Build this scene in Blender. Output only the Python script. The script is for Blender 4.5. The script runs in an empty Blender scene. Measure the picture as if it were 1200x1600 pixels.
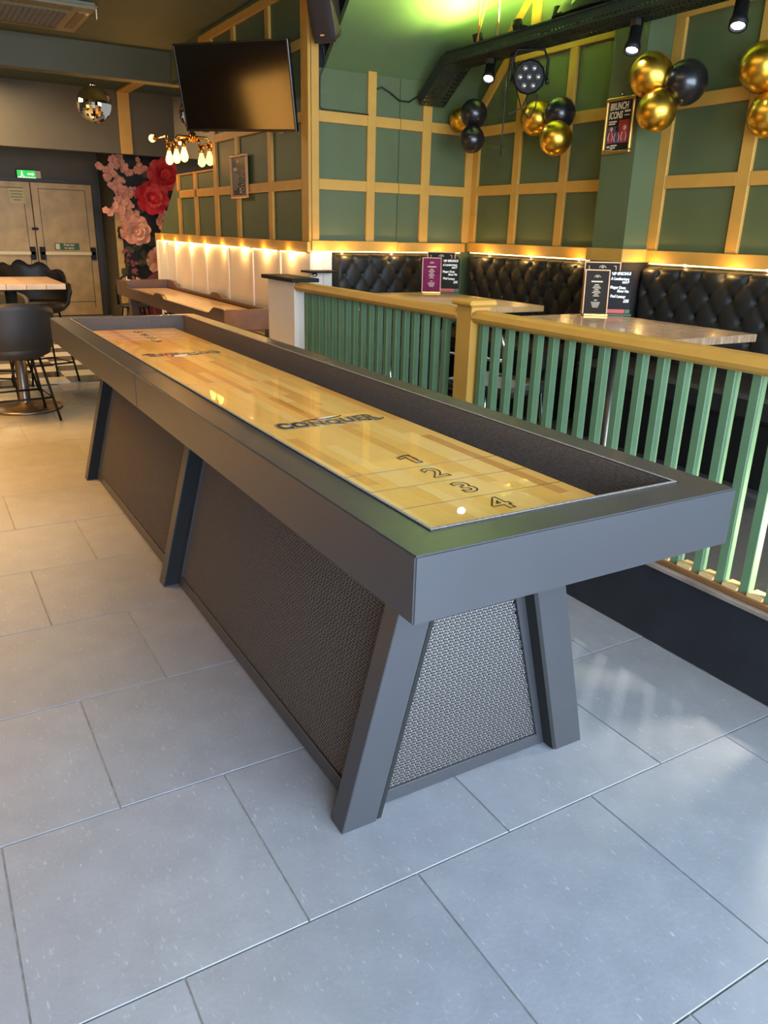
import bpy, bmesh, math, random
import numpy as np
from mathutils import Vector, Matrix, Euler
random.seed(7)
PI = math.pi
S = bpy.context.scene
COL = S.collection

# ------------------------------------------------------------------ camera
CAM_YAW, CAM_PITCH, CAM_ROLL = -0.5402, -0.3478, 0.0267
CAM_POS = Vector((-0.6303, -0.9491, 1.308)); FPX = 1209.4
fw = Vector((-math.sin(CAM_YAW)*math.cos(CAM_PITCH), math.cos(CAM_YAW)*math.cos(CAM_PITCH), math.sin(CAM_PITCH)))
rt = fw.cross(Vector((0, 0, 1))).normalized(); up = rt.cross(fw)
rt, up = rt*math.cos(CAM_ROLL)+up*math.sin(CAM_ROLL), -rt*math.sin(CAM_ROLL)+up*math.cos(CAM_ROLL)
cd = bpy.data.cameras.new('camera'); cam = bpy.data.objects.new('camera', cd); COL.objects.link(cam)
cd.sensor_fit = 'VERTICAL'; cd.sensor_height = 24; cd.lens = FPX/1600*24; cd.clip_start = 0.05
M3 = Matrix((rt, up, -fw)).transposed()
cam.matrix_world = Matrix.Translation(CAM_POS) @ M3.to_4x4()
S.camera = cam
S.view_settings.view_transform = 'Standard'; S.view_settings.look = 'None'
S.view_settings.gamma = 1; S.view_settings.use_curve_mapping = False
S.view_settings.exposure = 0.66

# ------------------------------------------------------------------ world + large lights
W = bpy.data.worlds.new('world'); S.world = W; W.use_nodes = True
bg = W.node_tree.nodes['Background']; bg.inputs[0].default_value = (0.80, 0.89, 1.0, 1); bg.inputs[1].default_value = 0.30

def area(name, loc, direction, sx, sy, power, color, spread=PI):
    l = bpy.data.lights.new(name, 'AREA'); l.shape = 'RECTANGLE'; l.size = sx; l.size_y = sy
    l.energy = power; l.color = color; l.spread = spread
    o = bpy.data.objects.new(name, l); COL.objects.link(o); o.location = loc
    o.rotation_euler = Vector(direction).to_track_quat('-Z', 'Y').to_euler()
    return o
def point(name, loc, power, color, r=0.03):
    l = bpy.data.lights.new(name, 'POINT'); l.energy = power; l.color = color; l.shadow_soft_size = r
    o = bpy.data.objects.new(name, l); COL.objects.link(o); o.location = loc; return o
def spot(name, loc, direction, power, color, angle=0.7, blend=0.5, r=0.03):
    l = bpy.data.lights.new(name, 'SPOT'); l.energy = power; l.color = color; l.spot_size = angle; l.spot_blend = blend; l.shadow_soft_size = r
    o = bpy.data.objects.new(name, l); COL.objects.link(o); o.location = loc
    o.rotation_euler = Vector(direction).to_track_quat('-Z', 'Y').to_euler(); return o

# daylight area lamp for an assumed glazed shop front behind the viewer
area('assumed_shopfront_daylight', (0.6, -2.95, 1.45), (0, 1, -0.30), 5.6, 2.5, 440, (0.64, 0.80, 1.0))
# added warm fill under the ceiling at bar side, rear and hall, without fixtures
area('warm_bar_fill', (-1.5, 4.3, 2.86), (0, 0, -1), 1.2, 2.6, 112, (1.0, 0.48, 0.10), 1.9)
area('warm_back_fill', (-0.4, 9.0, 2.82), (0, 0, -1), 2.0, 1.2, 95, (1.0, 0.72, 0.40))
area('warm_hall_fill', (0.5, 1.8, 2.87), (0, 0, -1), 1.6, 2.0, 22, (1.0, 0.80, 0.50))
S.cycles.use_adaptive_sampling = True; S.cycles.adaptive_threshold = 0.035; S.cycles.adaptive_min_samples = 12; S.cycles.use_denoising = True
S.cycles.max_bounces = 5; S.cycles.diffuse_bounces = 3; S.cycles.glossy_bounces = 3; S.cycles.transmission_bounces = 2
S.cycles.caustics_reflective = False; S.cycles.caustics_refractive = False; S.cycles.sample_clamp_indirect = 6

# ------------------------------------------------------------------ materials
def lin(c):
    return tuple(((v/255)/12.92 if v/255 <= 0.04045 else ((v/255+0.055)/1.055)**2.4) for v in c)
MATS = {}
def mat(name, rgb, rough=0.5, metal=0.0, var=0.0, vscale=8.0, bump=0.0, bscale=60.0, coat=0.0, emit=None, estr=0.0, stretch=None, rnd=0.0, spec=None, coatr=0.05):
    m = bpy.data.materials.new(name); m.use_nodes = True; nt = m.node_tree; b = nt.nodes['Principled BSDF']
    c = (*lin(rgb), 1) if max(rgb) > 1 else (*rgb, 1)
    b.inputs['Base Color'].default_value = c; b.inputs['Roughness'].default_value = rough; b.inputs['Metallic'].default_value = metal
    if coat: b.inputs['Coat Weight'].default_value = coat; b.inputs['Coat Roughness'].default_value = coatr
    if spec is not None: b.inputs['Specular IOR Level'].default_value = spec
    if emit: b.inputs['Emission Color'].default_value = (*(lin(emit) if max(emit) > 1 else emit), 1); b.inputs['Emission Strength'].default_value = estr
    if var or bump or rnd:
        tc = nt.nodes.new('ShaderNodeTexCoord'); mp = nt.nodes.new('ShaderNodeMapping')
        nt.links.new(tc.outputs['Object'], mp.inputs[0])
        if stretch: mp.inputs['Scale'].default_value = stretch
    if var or rnd:
        hs = nt.nodes.new('ShaderNodeHueSaturation'); hs.inputs['Color'].default_value = c
        nt.links.new(hs.outputs[0], b.inputs['Base Color'])
        src = None
        if var:
            n = nt.nodes.new('ShaderNodeTexNoise'); n.inputs['Scale'].default_value = vscale; n.inputs['Detail'].default_value = 6
            nt.links.new(mp.outputs[0], n.inputs['Vector'])
            r = nt.nodes.new('ShaderNodeMapRange'); r.inputs[1].default_value = 0.3; r.inputs[2].default_value = 0.7
            r.inputs[3].default_value = 1-var; r.inputs[4].default_value = 1+var
            nt.links.new(n.outputs['Fac'], r.inputs[0]); src = r.outputs[0]
        if rnd:
            oi = nt.nodes.new('ShaderNodeObjectInfo'); r2 = nt.nodes.new('ShaderNodeMapRange')
            r2.inputs[3].default_value = 1-rnd; r2.inputs[4].default_value = 1+rnd
            nt.links.new(oi.outputs['Random'], r2.inputs[0])
            if src:
                mu = nt.nodes.new('ShaderNodeMath'); mu.operation = 'MULTIPLY'
                nt.links.new(src, mu.inputs[0]); nt.links.new(r2.outputs[0], mu.inputs[1]); src = mu.outputs[0]
            else: src = r2.outputs[0]
        nt.links.new(src, hs.inputs['Value'])
    if bump:
        n2 = nt.nodes.new('ShaderNodeTexNoise'); n2.inputs['Scale'].default_value = bscale; n2.inputs['Detail'].default_value = 4
        nt.links.new(mp.outputs[0], n2.inputs['Vector'])
        bp = nt.nodes.new('ShaderNodeBump'); bp.inputs['Strength'].default_value = bump; bp.inputs['Distance'].default_value = 0.005
        nt.links.new(n2.outputs['Fac'], bp.inputs['Height']); nt.links.new(bp.outputs[0], b.inputs['Normal'])
    MATS[name] = m; return m
def tile_mat():
    m = mat('stone_tile', (133, 135, 141), rough=0.42, var=0.08, vscale=9, bump=0.10, bscale=90, rnd=0.05, stretch=(1, 1, 1))
    nt = m.node_tree; b = nt.nodes['Principled BSDF']
    tc = nt.nodes.new('ShaderNodeTexCoord'); oi = nt.nodes.new('ShaderNodeObjectInfo'); ad = nt.nodes.new('ShaderNodeVectorMath'); ad.operation = 'MULTIPLY_ADD'
    nt.links.new(oi.outputs['Random'], ad.inputs[1]); ad.inputs[1].default_value = (1, 1, 1)
    mu = nt.nodes.new('ShaderNodeVectorMath'); mu.operation = 'SCALE'; mu.inputs[0].default_value = (37, 19, 11)
    nt.links.new(oi.outputs['Random'], mu.inputs['Scale'])
    ad2 = nt.nodes.new('ShaderNodeVectorMath'); ad2.operation = 'ADD'
    nt.links.new(tc.outputs['Object'], ad2.inputs[0]); nt.links.new(mu.outputs[0], ad2.inputs[1])
    mp = nt.nodes.new('ShaderNodeMapping'); mp.inputs['Scale'].default_value = (3.2, 1.0, 1.0); nt.links.new(ad2.outputs[0], mp.inputs[0])
    n = nt.nodes.new('ShaderNodeTexNoise'); n.inputs['Scale'].default_value = 42; n.inputs['Detail'].default_value = 9; n.inputs['Roughness'].default_value = 0.72
    nt.links.new(mp.outputs[0], n.inputs['Vector'])
    cr = nt.nodes.new('ShaderNodeValToRGB'); e = cr.color_ramp.elements
    e[0].position = 0.588; e[0].color = (0, 0, 0, 1); e[1].position = 0.715; e[1].color = (1, 1, 1, 1)
    nt.links.new(n.outputs['Fac'], cr.inputs[0])
    hs = [x for x in nt.nodes if x.bl_idname == 'ShaderNodeHueSaturation'][0]
    mx = nt.nodes.new('ShaderNodeMix'); mx.data_type = 'RGBA'
    sc = nt.nodes.new('ShaderNodeMath'); sc.operation = 'MULTIPLY'; sc.inputs[1].default_value = 0.52
    nt.links.new(cr.outputs[0], sc.inputs[0]); nt.links.new(sc.outputs[0], mx.inputs[0])
    nt.links.new(hs.outputs[0], mx.inputs[6]); mx.inputs[7].default_value = (*lin((205, 205, 202)), 1)
    nt.links.new(mx.outputs[2], b.inputs['Base Color'])
tile_mat()
mat('grout', (150, 148, 142), 0.9, var=0.3, vscale=40)
mat('dark_floor', (84, 76, 66), 0.45, var=0.15, vscale=4)
mat('green_wall', (82, 92, 59), 0.55, var=0.06, vscale=2.5)
mat('green_ceiling', (84, 104, 66), 0.6, var=0.07, vscale=3)
mat('dull_green', (72, 70, 44), 0.6, var=0.05, vscale=2)
mat('ceiling_green', (62, 70, 50), 0.7, var=0.08, vscale=2)
mat('grey_wall', (84, 76, 58), 0.6, var=0.06, vscale=3)
mat('gold_paint', (190, 142, 62), 0.5, var=0.06, vscale=9)
mat('white_paint', (226, 214, 200), 0.5, var=0.03, vscale=5)
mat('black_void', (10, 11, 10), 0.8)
mat('table_metal', (72, 72, 75), 0.33, metal=0.35, var=0.03, vscale=6, bump=0.02, bscale=400)
mat('mesh_metal', (98, 94, 92), 0.42, metal=0.6)
mat('flat_black', (20, 20, 20), 0.9)  # flat black for the underside, leg plates and the painted dark interior
mat('carpet', (110, 101, 97), 0.95, bump=1.0, bscale=420, var=0.35, vscale=260, stretch=(1, 0.35, 2.2), spec=0.1)
mat('carpet_edge', (150, 145, 138), 0.95, var=0.4, vscale=300, bump=0.8, bscale=500, spec=0.1)
for i, c in enumerate([(246, 196, 106), (240, 186, 94), (250, 206, 124), (228, 168, 80), (244, 192, 100), (212, 150, 72)]):
    mat('maple_%d' % i, c, 0.3, var=0.10, vscale=9, stretch=(9, 0.8, 1), coat=1.0, coatr=0.015)
mat('print_black', (18, 16, 16), 0.25, coat=0.6)
mat('print_grey', (176, 168, 150), 0.3, coat=0.6)
mat('line_brown', (96, 66, 34), 0.3, coat=0.6)
mat('baluster_green', (92, 120, 86), 0.45, var=0.06, vscale=14)
mat('curb_black', (30, 31, 35), 0.45, var=0.22, vscale=9, bump=0.05)
mat('worn_wood', (126, 112, 100), 0.7, var=0.3, vscale=18, stretch=(3, 0.4, 1))
mat('rail_brown', (122, 82, 44), 0.5, var=0.15, vscale=12)
mat('raw_wood', (210, 176, 122), 0.7, var=0.18, vscale=14)
mat('black_vinyl', (33, 32, 30), 0.52, spec=0.35, bump=0.05, bscale=250, var=0.08, vscale=6)
mat('black_button', (20, 20, 20), 0.3)
mat('oak_top', (196, 158, 108), 0.34, var=0.22, vscale=16, stretch=(0.5, 5, 1), coat=0.3)
mat('old_top', (150, 122, 96), 0.26, var=0.35, vscale=20, stretch=(5, 0.45, 1), coat=0.5)
mat('oak_edge', (176, 120, 74), 0.5, var=0.2, vscale=30)
mat('chrome', (200, 200, 200), 0.18, metal=1)
mat('steel', (120, 112, 104), 0.35, metal=0.9)
mat('black_metal', (14, 14, 14), 0.55, metal=0.0, spec=0.3)
mat('black_plastic', (17, 16, 16), 0.45)
mat('dark_shell', (38, 38, 40), 0.55, var=0.05)
mat('teal_shell', (62, 70, 70), 0.6, var=0.06)
mat('brown_speaker', (40, 32, 30), 0.7, bump=0.2, bscale=500)
mat('speaker_side', (74, 62, 48), 0.5)
mat('tv_screen', (7, 6, 6), 0.10, spec=0.9, coat=1.0, coatr=0.10)
mat('tv_bezel', (18, 17, 17), 0.3)
mat('mirror', (235, 225, 205), 0.02, metal=1)
mat('brass', (206, 150, 66), 0.22, metal=1)
mat('gold_balloon', (222, 176, 66), 0.31, metal=1)
mat('black_balloon', (26, 24, 25), 0.3, coat=0.2)
mat('frame_gold', (206, 160, 82), 0.3, metal=0.8)
mat('copper_edge', (186, 138, 90), 0.45, metal=0.2)
mat('poster_black', (22, 16, 18), 0.4, coat=0.5)
mat('poster_pink', (150, 62, 70), 0.5); mat('poster_purple', (84, 60, 92), 0.5); mat('poster_red', (150, 40, 36), 0.5); mat('skin_tone', (206, 150, 126), 0.5)
mat('plum', (126, 34, 82), 0.7, spec=0.15, var=0.2, vscale=12)
mat('menu_brown', (46, 38, 31), 0.7, spec=0.15)
mat('chalk', (240, 234, 222), 0.8)
mat('print_cream', (216, 196, 164), 0.6)
mat('slate', (34, 32, 32), 0.7, var=0.1, spec=0.2)
mat('red_tag', (196, 66, 46), 0.5); mat('green_tag', (60, 82, 44), 0.5)
mat('acrylic', (180, 160, 120), 0.2)
mat('ac_panel', (116, 108, 82), 0.55); mat('ac_grille', (92, 82, 60), 0.6); mat('ac_label', (230, 210, 170), 0.5)
mat('door_metal', (174, 142, 92), 0.45, metal=0.2, var=0.2, vscale=5)
mat('door_frame', (46, 42, 36), 0.5)
mat('cream_bar', (226, 204, 150), 0.35)
mat('sign_yellow', (214, 196, 122), 0.5); mat('sign_green', (60, 92, 52), 0.5)
mat('exit_green', (20, 150, 50), 0.4, emit=(30, 190, 70), estr=0.7); mat('exit_white', (230, 240, 220), 0.4, emit=(220, 240, 210), estr=0.7); mat('exit_end', (200, 180, 140), 0.4)
mat('check_white', (214, 206, 190), 0.12, var=0.05); mat('check_black', (24, 23, 22), 0.1)
mat('silver_ramp', (168, 166, 164), 0.18, metal=0.1, var=0.1)
mat('mural_black', (34, 30, 28), 0.6, var=0.35, vscale=20)
mat('lit_edge_tan', (196, 158, 96), 0.6, var=0.15)
mat('rose_red', (238, 84, 80), 0.6, var=0.16, vscale=25); mat('rose_crimson', (214, 46, 54), 0.6, var=0.16, vscale=25); mat('rose_peach', (244, 172, 138), 0.6, var=0.12, vscale=25); mat('rose_pale', (236, 182, 150), 0.6, var=0.12, vscale=25)
mat('blossom_pink', (240, 172, 142), 0.6, rnd=0.15); mat('blossom_purple', (150, 84, 84), 0.6, rnd=0.2); mat('leaf_dark', (74, 66, 34), 0.6, rnd=0.2); mat('twig', (70, 50, 36), 0.7)
mat('burgundy', (92, 26, 34), 0.6)
mat('walnut', (92, 62, 44), 0.4, var=0.2, vscale=12, stretch=(1, 0.3, 1), coat=0.3)
mat('walnut_end', (150, 92, 50), 0.4, var=0.2, vscale=12, coat=0.3)
mat('maple_pale', (232, 192, 122), 0.3, var=0.12, vscale=8, stretch=(8, 0.6, 1), coat=0.8)
mat('wood_batten', (150, 120, 90), 0.5)
mat('tray_green', (38, 46, 38), 0.5, metal=0.3)
mat('booth_floor', (58, 57, 56), 0.6, var=0.2, vscale=30, bump=0.3, bscale=120)
mat('bulb_glass', (255, 170, 60), 0.2, emit=(1.0, 0.40, 0.06), estr=9)
mat('led_hot', (255, 220, 150), 0.3, emit=(1.0, 0.66, 0.26), estr=22)
mat('led_tape', (255, 200, 120), 0.4, emit=(1.0, 0.62, 0.22), estr=5)
mat('spot_hot', (255, 255, 255), 0.3, emit=(0.93, 0.96, 1.0), estr=40)
mat('added_bar_glow', (255, 180, 90), 0.5, emit=(1.0, 0.50, 0.10), estr=1.8)
mat('lens', (170, 170, 165), 0.12, metal=0.7)
mat('glass_dark', (120, 110, 90), 0.15)

# ------------------------------------------------------------------ helpers
def obj(name, me, material=None, parent=None):
    if isinstance(me, bmesh.types.BMesh):
        bm = me; me = bpy.data.meshes.new(name); bm.to_mesh(me); bm.free()
    o = bpy.data.objects.new(name, me); COL.objects.link(o)
    if material and not me.materials: me.materials.append(MATS[material])
    if parent: o.parent = parent
    return o
def tag(o, label=None, cat=None, group=None, kind=None):
    if label: o['label'] = label
    if cat: o['category'] = cat
    if group: o['group'] = group
    if kind: o['kind'] = kind
    return o
def thing(name, label, cat, loc=(0, 0, 0), rz=0, group=None, kind=None):
    o = bpy.data.objects.new(name, None); COL.objects.link(o); o.location = loc; o.rotation_euler = (0, 0, rz); o.empty_display_size = 0.05
    return tag(o, label, cat, group, kind)
def bm_box(bm, lo, hi, M=None):
    lo = Vector(lo); hi = Vector(hi); c = (lo+hi)/2; s = hi-lo
    r = bmesh.ops.create_cube(bm, size=1, matrix=Matrix.Translation(c) @ Matrix.Diagonal((*s, 1)))
    if M is not None: bmesh.ops.transform(bm, matrix=M, verts=r['verts'])
    return r['verts']
def box(name, lo, hi, material, parent=None, bevel=0.0, seg=1):
    bm = bmesh.new(); bm_box(bm, lo, hi)
    if bevel: bmesh.ops.bevel(bm, geom=bm.edges[:], offset=bevel, segments=seg, affect='EDGES', clamp_overlap=True)
    # origin at box centre
    c = (Vector(lo)+Vector(hi))/2
    bmesh.ops.translate(bm, vec=-c, verts=bm.verts)
    o = obj(name, bm, material, parent); o.location = c; return o
def hexa(name, bot, top, material, parent=None, bevel=0.0, seg=1):
    """prism from two quads (4 bottom points, 4 top points)"""
    bm = bmesh.new(); b = [bm.verts.new(p) for p in bot]; t = [bm.verts.new(p) for p in top]
    bm.faces.new(b[::-1]); bm.faces.new(t)
    for i in range(len(b)): bm.faces.new((b[i], b[(i+1) % len(b)], t[(i+1) % len(b)], t[i]))
    bmesh.ops.recalc_face_normals(bm, faces=bm.faces)
    if bevel: bmesh.ops.bevel(bm, geom=bm.edges[:], offset=bevel, segments=seg, affect='EDGES', clamp_overlap=True)
    return obj(name, bm, material, parent)
def prism(name, pts, vec, material, parent=None, bevel=0.0):
    v = Vector(vec); return hexa(name, [Vector(p) for p in pts], [Vector(p)+v for p in pts], material, parent, bevel)
def frame_of(d):
    d = d.normalized(); a = Vector((0, 0, 1)) if abs(d.z) < 0.9 else Vector((1, 0, 0))
    x = d.cross(a).normalized(); return x, d.cross(x).normalized()
def bm_tube(bm, pts, r, n=8, closed=False):
    pts = [Vector(p) for p in pts]; rings = []; m = len(pts); x = None
    for i, p in enumerate(pts):
        if closed: d = pts[(i+1) % m]-pts[i-1]
        else: d = (pts[min(i+1, m-1)]-pts[max(i-1, 0)])
        d.normalize()
        if x is None: x, y = frame_of(d)
        else:
            x = (x-d*x.dot(d)).normalized(); y = d.cross(x)
        rr = r[i] if isinstance(r, (list, tuple)) else r
        rings.append([bm.verts.new(p+(x*math.cos(2*PI*k/n)+y*math.sin(2*PI*k/n))*rr) for k in range(n)])
    for i in range(m if closed else m-1):
        a, b = rings[i], rings[(i+1) % m]
        for k in range(n): bm.faces.new((a[k], a[(k+1) % n], b[(k+1) % n], b[k]))
    if not closed: bm.faces.new(rings[0][::-1]); bm.faces.new(rings[-1])
def smooth(o):
    for p in o.data.polygons: p.use_smooth = True
    return o
def tube(name, pts, r, material, parent=None, n=8, closed=False):
    bm = bmesh.new(); bm_tube(bm, pts, r, n, closed); bmesh.ops.recalc_face_normals(bm, faces=bm.faces)
    return smooth(obj(name, bm, material, parent))
def lathe(name, prof, material, parent=None, n=24, loc=(0, 0, 0), M=None, flat=False):
    bm = bmesh.new(); rings = []
    for r, z in prof: rings.append([bm.verts.new((max(r, 1e-4)*math.cos(2*PI*k/n), max(r, 1e-4)*math.sin(2*PI*k/n), z)) for k in range(n)])
    for a, b in zip(rings, rings[1:]):
        for k in range(n): bm.faces.new((a[k], a[(k+1) % n], b[(k+1) % n], b[k]))
    bm.faces.new(rings[0][::-1]); bm.faces.new(rings[-1])
    bmesh.ops.recalc_face_normals(bm, faces=bm.faces)
    o = obj(name, bm, material, parent)
    if not flat: smooth(o)
    if M is not None: o.matrix_local = M
    else: o.location = loc
    return o
def grid(name, nu, nv, f, material, parent=None, closed_u=False, sm=True, thick=0):
    vs = [f(i/(nu if closed_u else nu-1), j/(nv-1)) for j in range(nv) for i in range(nu)]
    fs = []
    for j in range(nv-1):
        for i in range(nu if closed_u else nu-1):
            a = j*nu+i; b = j*nu+(i+1) % nu; fs.append((a, b, b+nu, a+nu))
    me = bpy.data.meshes.new(name); me.from_pydata([tuple(v) for v in vs], [], fs); me.update()
    o = obj(name, me, material, parent)
    if sm: smooth(o)
    if thick:
        md = o.modifiers.new('solid', 'SOLIDIFY'); md.thickness = thick; md.offset = 0
    return o
def basis(ox, ux, uy):
    """matrix with local x=ux, y=uy, z=ux x uy, origin ox"""
    ux = Vector(ux).normalized(); uy = Vector(uy); uy = (uy-ux*uy.dot(ux)).normalized(); uz = ux.cross(uy)
    M = Matrix((ux, uy, uz)).transposed().to_4x4(); M.translation = Vector(ox); return M
def text(name, body, size, material, parent=None, M=None, off=0.0, ext=0.0002, shear=0.0, sx=1.0, align='CENTER', outline=0.0, warp=None, spacing=1.0):
    cu = bpy.data.curves.new(name, 'FONT'); cu.body = body; cu.size = size; cu.align_x = align; cu.align_y = 'CENTER'; cu.shear = shear
    cu.resolution_u = 4; cu.offset = off; cu.space_character = spacing
    if outline: cu.fill_mode = 'NONE'; cu.bevel_depth = outline; cu.bevel_resolution = 0
    else: cu.extrude = ext
    t = bpy.data.objects.new(name, cu); COL.objects.link(t)
    bpy.context.view_layer.update()
    me = bpy.data.meshes.new_from_object(t.evaluated_get(bpy.context.evaluated_depsgraph_get()))
    bpy.data.objects.remove(t); bpy.data.curves.remove(cu)
    n = len(me.vertices); co = np.zeros(n*3); me.vertices.foreach_get('co', co); co = co.reshape(-1, 3)
    co[:, 0] *= sx
    if outline: co[:, 2] *= 0.3
    if warp is not None and n: co[:, 1] = warp(co[:, 0], co[:, 1])
    me.vertices.foreach_set('co', co.ravel()); me.update(); me.materials.clear()
    o = obj(name, me, material, parent)
    if M is not None: o.matrix_local = M
    return o
def copy_tree(o, parent=None):
    c = o.copy(); COL.objects.link(c); c.parent = parent
    for ch in list(o.children): copy_tree(ch, c)
    return c
def struct(o, label, cat): return tag(o, label, cat, kind='structure')

# ------------------------------------------------------------------ key planes
X2, Y1, X0 = 3.30, 4.39, 1.896      # booth right wall, booth back wall, side wall of the hall
H = 0.82                            # shuffleboard top
BZ = 0.15                           # raised booth floor
# ------------------------------------------------------------------ floor
floor = struct(box('floor', (-5.0, -3.0, -0.06), (4.0, 11.9, -0.004), 'grout'), 'grey stone tiled floor of the bar', 'floor')
TW, TP, TR = 0.513, 0.513, 0.5115
bm = bmesh.new(); bm_box(bm, (-TW/2+0.0016, -TR/2+0.0016, -0.01), (TW/2-0.0016, TR/2-0.0016, 0.0))
bmesh.ops.bevel(bm, geom=[e for e in bm.edges if all(v.co.z > -0.001 for v in e.verts)], offset=0.0012, segments=1, affect='EDGES')
tme = bpy.data.meshes.new('tile'); bm.to_mesh(tme); bm.free(); tme.materials.append(MATS['stone_tile'])
FL_INV = floor.matrix_world.inverted()
floor_loc = Vector(floor.location)
def child_at(name, me, loc, parent, ploc):
    o = bpy.data.objects.new(name, me); COL.objects.link(o); o.parent = parent; o.location = Vector(loc)-Vector(ploc); return o
for k in range(-6, 12):
    yc = 0.130+(k+0.5)*TR
    x0 = -0.132 if k % 2 == 0 else 0.126
    for j in range(-7, 4):
        xc = x0+(j+0.5)*TW
        if xc-TW/2 > 1.35 or xc < -3.4 or yc < -2.6: continue
        if xc+TW/2 > 1.40:
            w = 1.391-(xc-TW/2); o = child_at('tile', tme, ((xc-TW/2)+w/2, yc, 0), floor, floor_loc); o.scale.x = w/TW
        else: child_at('tile', tme, (xc, yc, random.uniform(-0.0006, 0.0)), floor, floor_loc)
# checkered dance floor with its metal edge
df = struct(box('floor_dance', (-2.15, 6.15, -0.003), (1.20, 9.5, 0.004), 'check_black'), 'black and white checkered dance floor panel beyond the bar table', 'floor')
cw = bpy.data.meshes.new('tile'); bm = bmesh.new(); bm_box(bm, (-0.149, -0.149, 0), (0.149, 0.149, 0.004)); bm.to_mesh(cw); bm.free(); cw.materials.append(MATS['check_white'])
cb = cw.copy(); cb.materials.clear(); cb.materials.append(MATS['check_black'])
for i in range(-8, 2):
    for j in range(11):
        child_at('tile', cw if (i+j) % 2 == 1 else cb, (0.60+0.3*i, 6.345+0.3*j, 0.004), df, df.location)
rp = hexa('metal_ramp', [(0.33, 5.86, 0.0), (1.18, 5.86, 0.0), (1.18, 6.148, 0.0), (0.33, 6.148, 0.0)], [(0.33, 5.87, 0.002), (1.18, 5.87, 0.002), (1.18, 6.148, 0.008), (0.33, 6.148, 0.008)], 'silver_ramp')
tag(rp, 'brushed silver edge ramp along the checkered dance floor', 'ramp')

# ------------------------------------------------------------------ ceiling
struct(box('ceiling', (-5.0, -3.0, 2.90), (X0+0.02, 7.6, 3.0), 'ceiling_green'), 'dark green painted ceiling over the hall', 'ceiling')
struct(box('ceiling_rear', (-5.0, 7.7, 2.86), (4.0, 11.9, 2.96), 'ceiling_green'), 'dark ceiling behind the downstand beam', 'ceiling')
struct(box('ceiling_beam', (-5.0, 7.6, 2.625), (3.6, 7.78, 3.0), 'dull_green'), 'dull green downstand beam across the ceiling', 'beam')
struct(box('ceiling_booth', (X0+0.02, -3.0, 3.42), (4.0, Y1+0.4, 3.52), 'green_ceiling'), 'high green ceiling over the booths', 'ceiling')
struct(prism('ceiling_slope', [(2.01, Y1, 2.335), (2.01, Y1+0.03, 2.365), (2.01, 3.28, 3.42), (2.01, 3.25, 3.39)], (X2-2.01, 0, 0), 'green_ceiling'), 'sloping green soffit above the booth back wall', 'soffit')
struct(box('ceiling_upstand', (X0+0.0, -3.0, 2.90), (X0+0.06, Y1, 3.45), 'green_ceiling'), 'green upstand between hall ceiling and booth ceiling', 'upstand')

# ------------------------------------------------------------------ booth back wall (W1)
def batten(w, lo, hi, name='batten', m='gold_paint'):
    o = box(name, lo, hi, m, None, 0.0025); o.parent = w; o.location -= w.location; return o
w1 = struct(box('wall_booth_back', (X0+0.02, Y1, 0.0), (X2+0.1, Y1+0.1, 2.335), 'green_wall'), 'green panelled wall with gold battens at the back of the booth', 'wall')
T = 0.022
struct(box('wall_booth_upper', (X0+0.02, Y1, 2.335), (X2+0.1, Y1+0.1, 3.5), 'black_void'), 'wall area behind the speaker coloured black as an unlit void', 'wall')  # black colour stands in for the unlit space behind the soffit
for a, b, z1 in ((X0+0.004, 1.957, 2.86), (2.340, 2.408, 2.352), (2.806, 2.884, 2.245), (3.212, 3.278, 2.20)):
    batten(w1, (a, Y1-T, 1.235), (b, Y1, z1))
for z0, z1, xa, xb in ((1.575, 1.645, 1.957, 3.212), (2.005, 2.075, 1.957, 3.212)):
    for a, b in ((1.957, 2.340), (2.408, 2.612), (2.616, 2.806), (2.884, 3.212)):
        batten(w1, (a, Y1-T+0.001, z0), (b, Y1, z1), 'rail')
batten(w1, (X0-0.004, Y1-T-0.012, 1.165), (2.612, Y1, 1.235), 'rail')
batten(w1, (2.617, Y1-T-0.012, 1.165), (3.24, Y1, 1.232), 'rail')
batten(w1, (2.612, Y1-0.003, 1.235), (2.616, Y1+0.0, 2.335), 'joint_strip', 'black_plastic')
# white wainscot on the stub of the back wall
batten(w1, (X0+0.0, Y1-0.02, 0.0), (2.06, Y1, 1.165), 'wainscot_panel', 'white_paint')
batten(w1, (1.985, Y1-0.032, 0.10), (1.995, Y1-0.015, 1.165), 'wainscot_batten', 'white_paint')

# ------------------------------------------------------------------ booth right wall (W2) and pillar
w2 = struct(box('wall_right', (X2, -2.9, 0.0), (X2+0.1, Y1, 3.5), 'green_wall'), 'long green panelled wall with gold battens behind the booths', 'wall')
for a, b, z1 in ((4.30, 4.385, 2.21), (3.812, 3.885, 2.45), (3.312, 3.385, 2.45), (2.47, 2.547, 2.46), (1.912, 1.99, 2.46), (1.36, 1.44, 2.46), (0.80, 0.88, 2.46)):
    batten(w2, (X2-T, a, 1.24), (X2, b, z1))
ys = [4.30, 3.885, 3.812, 3.385, 3.312, 3.02]
for (ya, yb) in ((3.885, 4.30), (3.385, 3.812), (2.806, 3.312), (1.99, 2.47), (1.44, 1.912), (0.88, 1.36)):
    for z0, z1 in ((1.585, 1.655), (2.0, 2.07)):
        batten(w2, (X2-T+0.001, ya, z0), (X2, yb, z1), 'rail')
batten(w2, (X2-T, 2.806, 2.45), (X2, 4.02, 2.515), 'rail')
batten(w2, (X2-T, 0.6, 2.46), (X2, 2.547, 2.525), 'rail')
batten(w2, (X2-T-0.012, 2.806, 1.17), (X2, 4.385, 1.24), 'rail')
batten(w2, (X2-T-0.012, 0.6, 1.17), (X2, 2.547, 1.24), 'rail')
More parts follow.
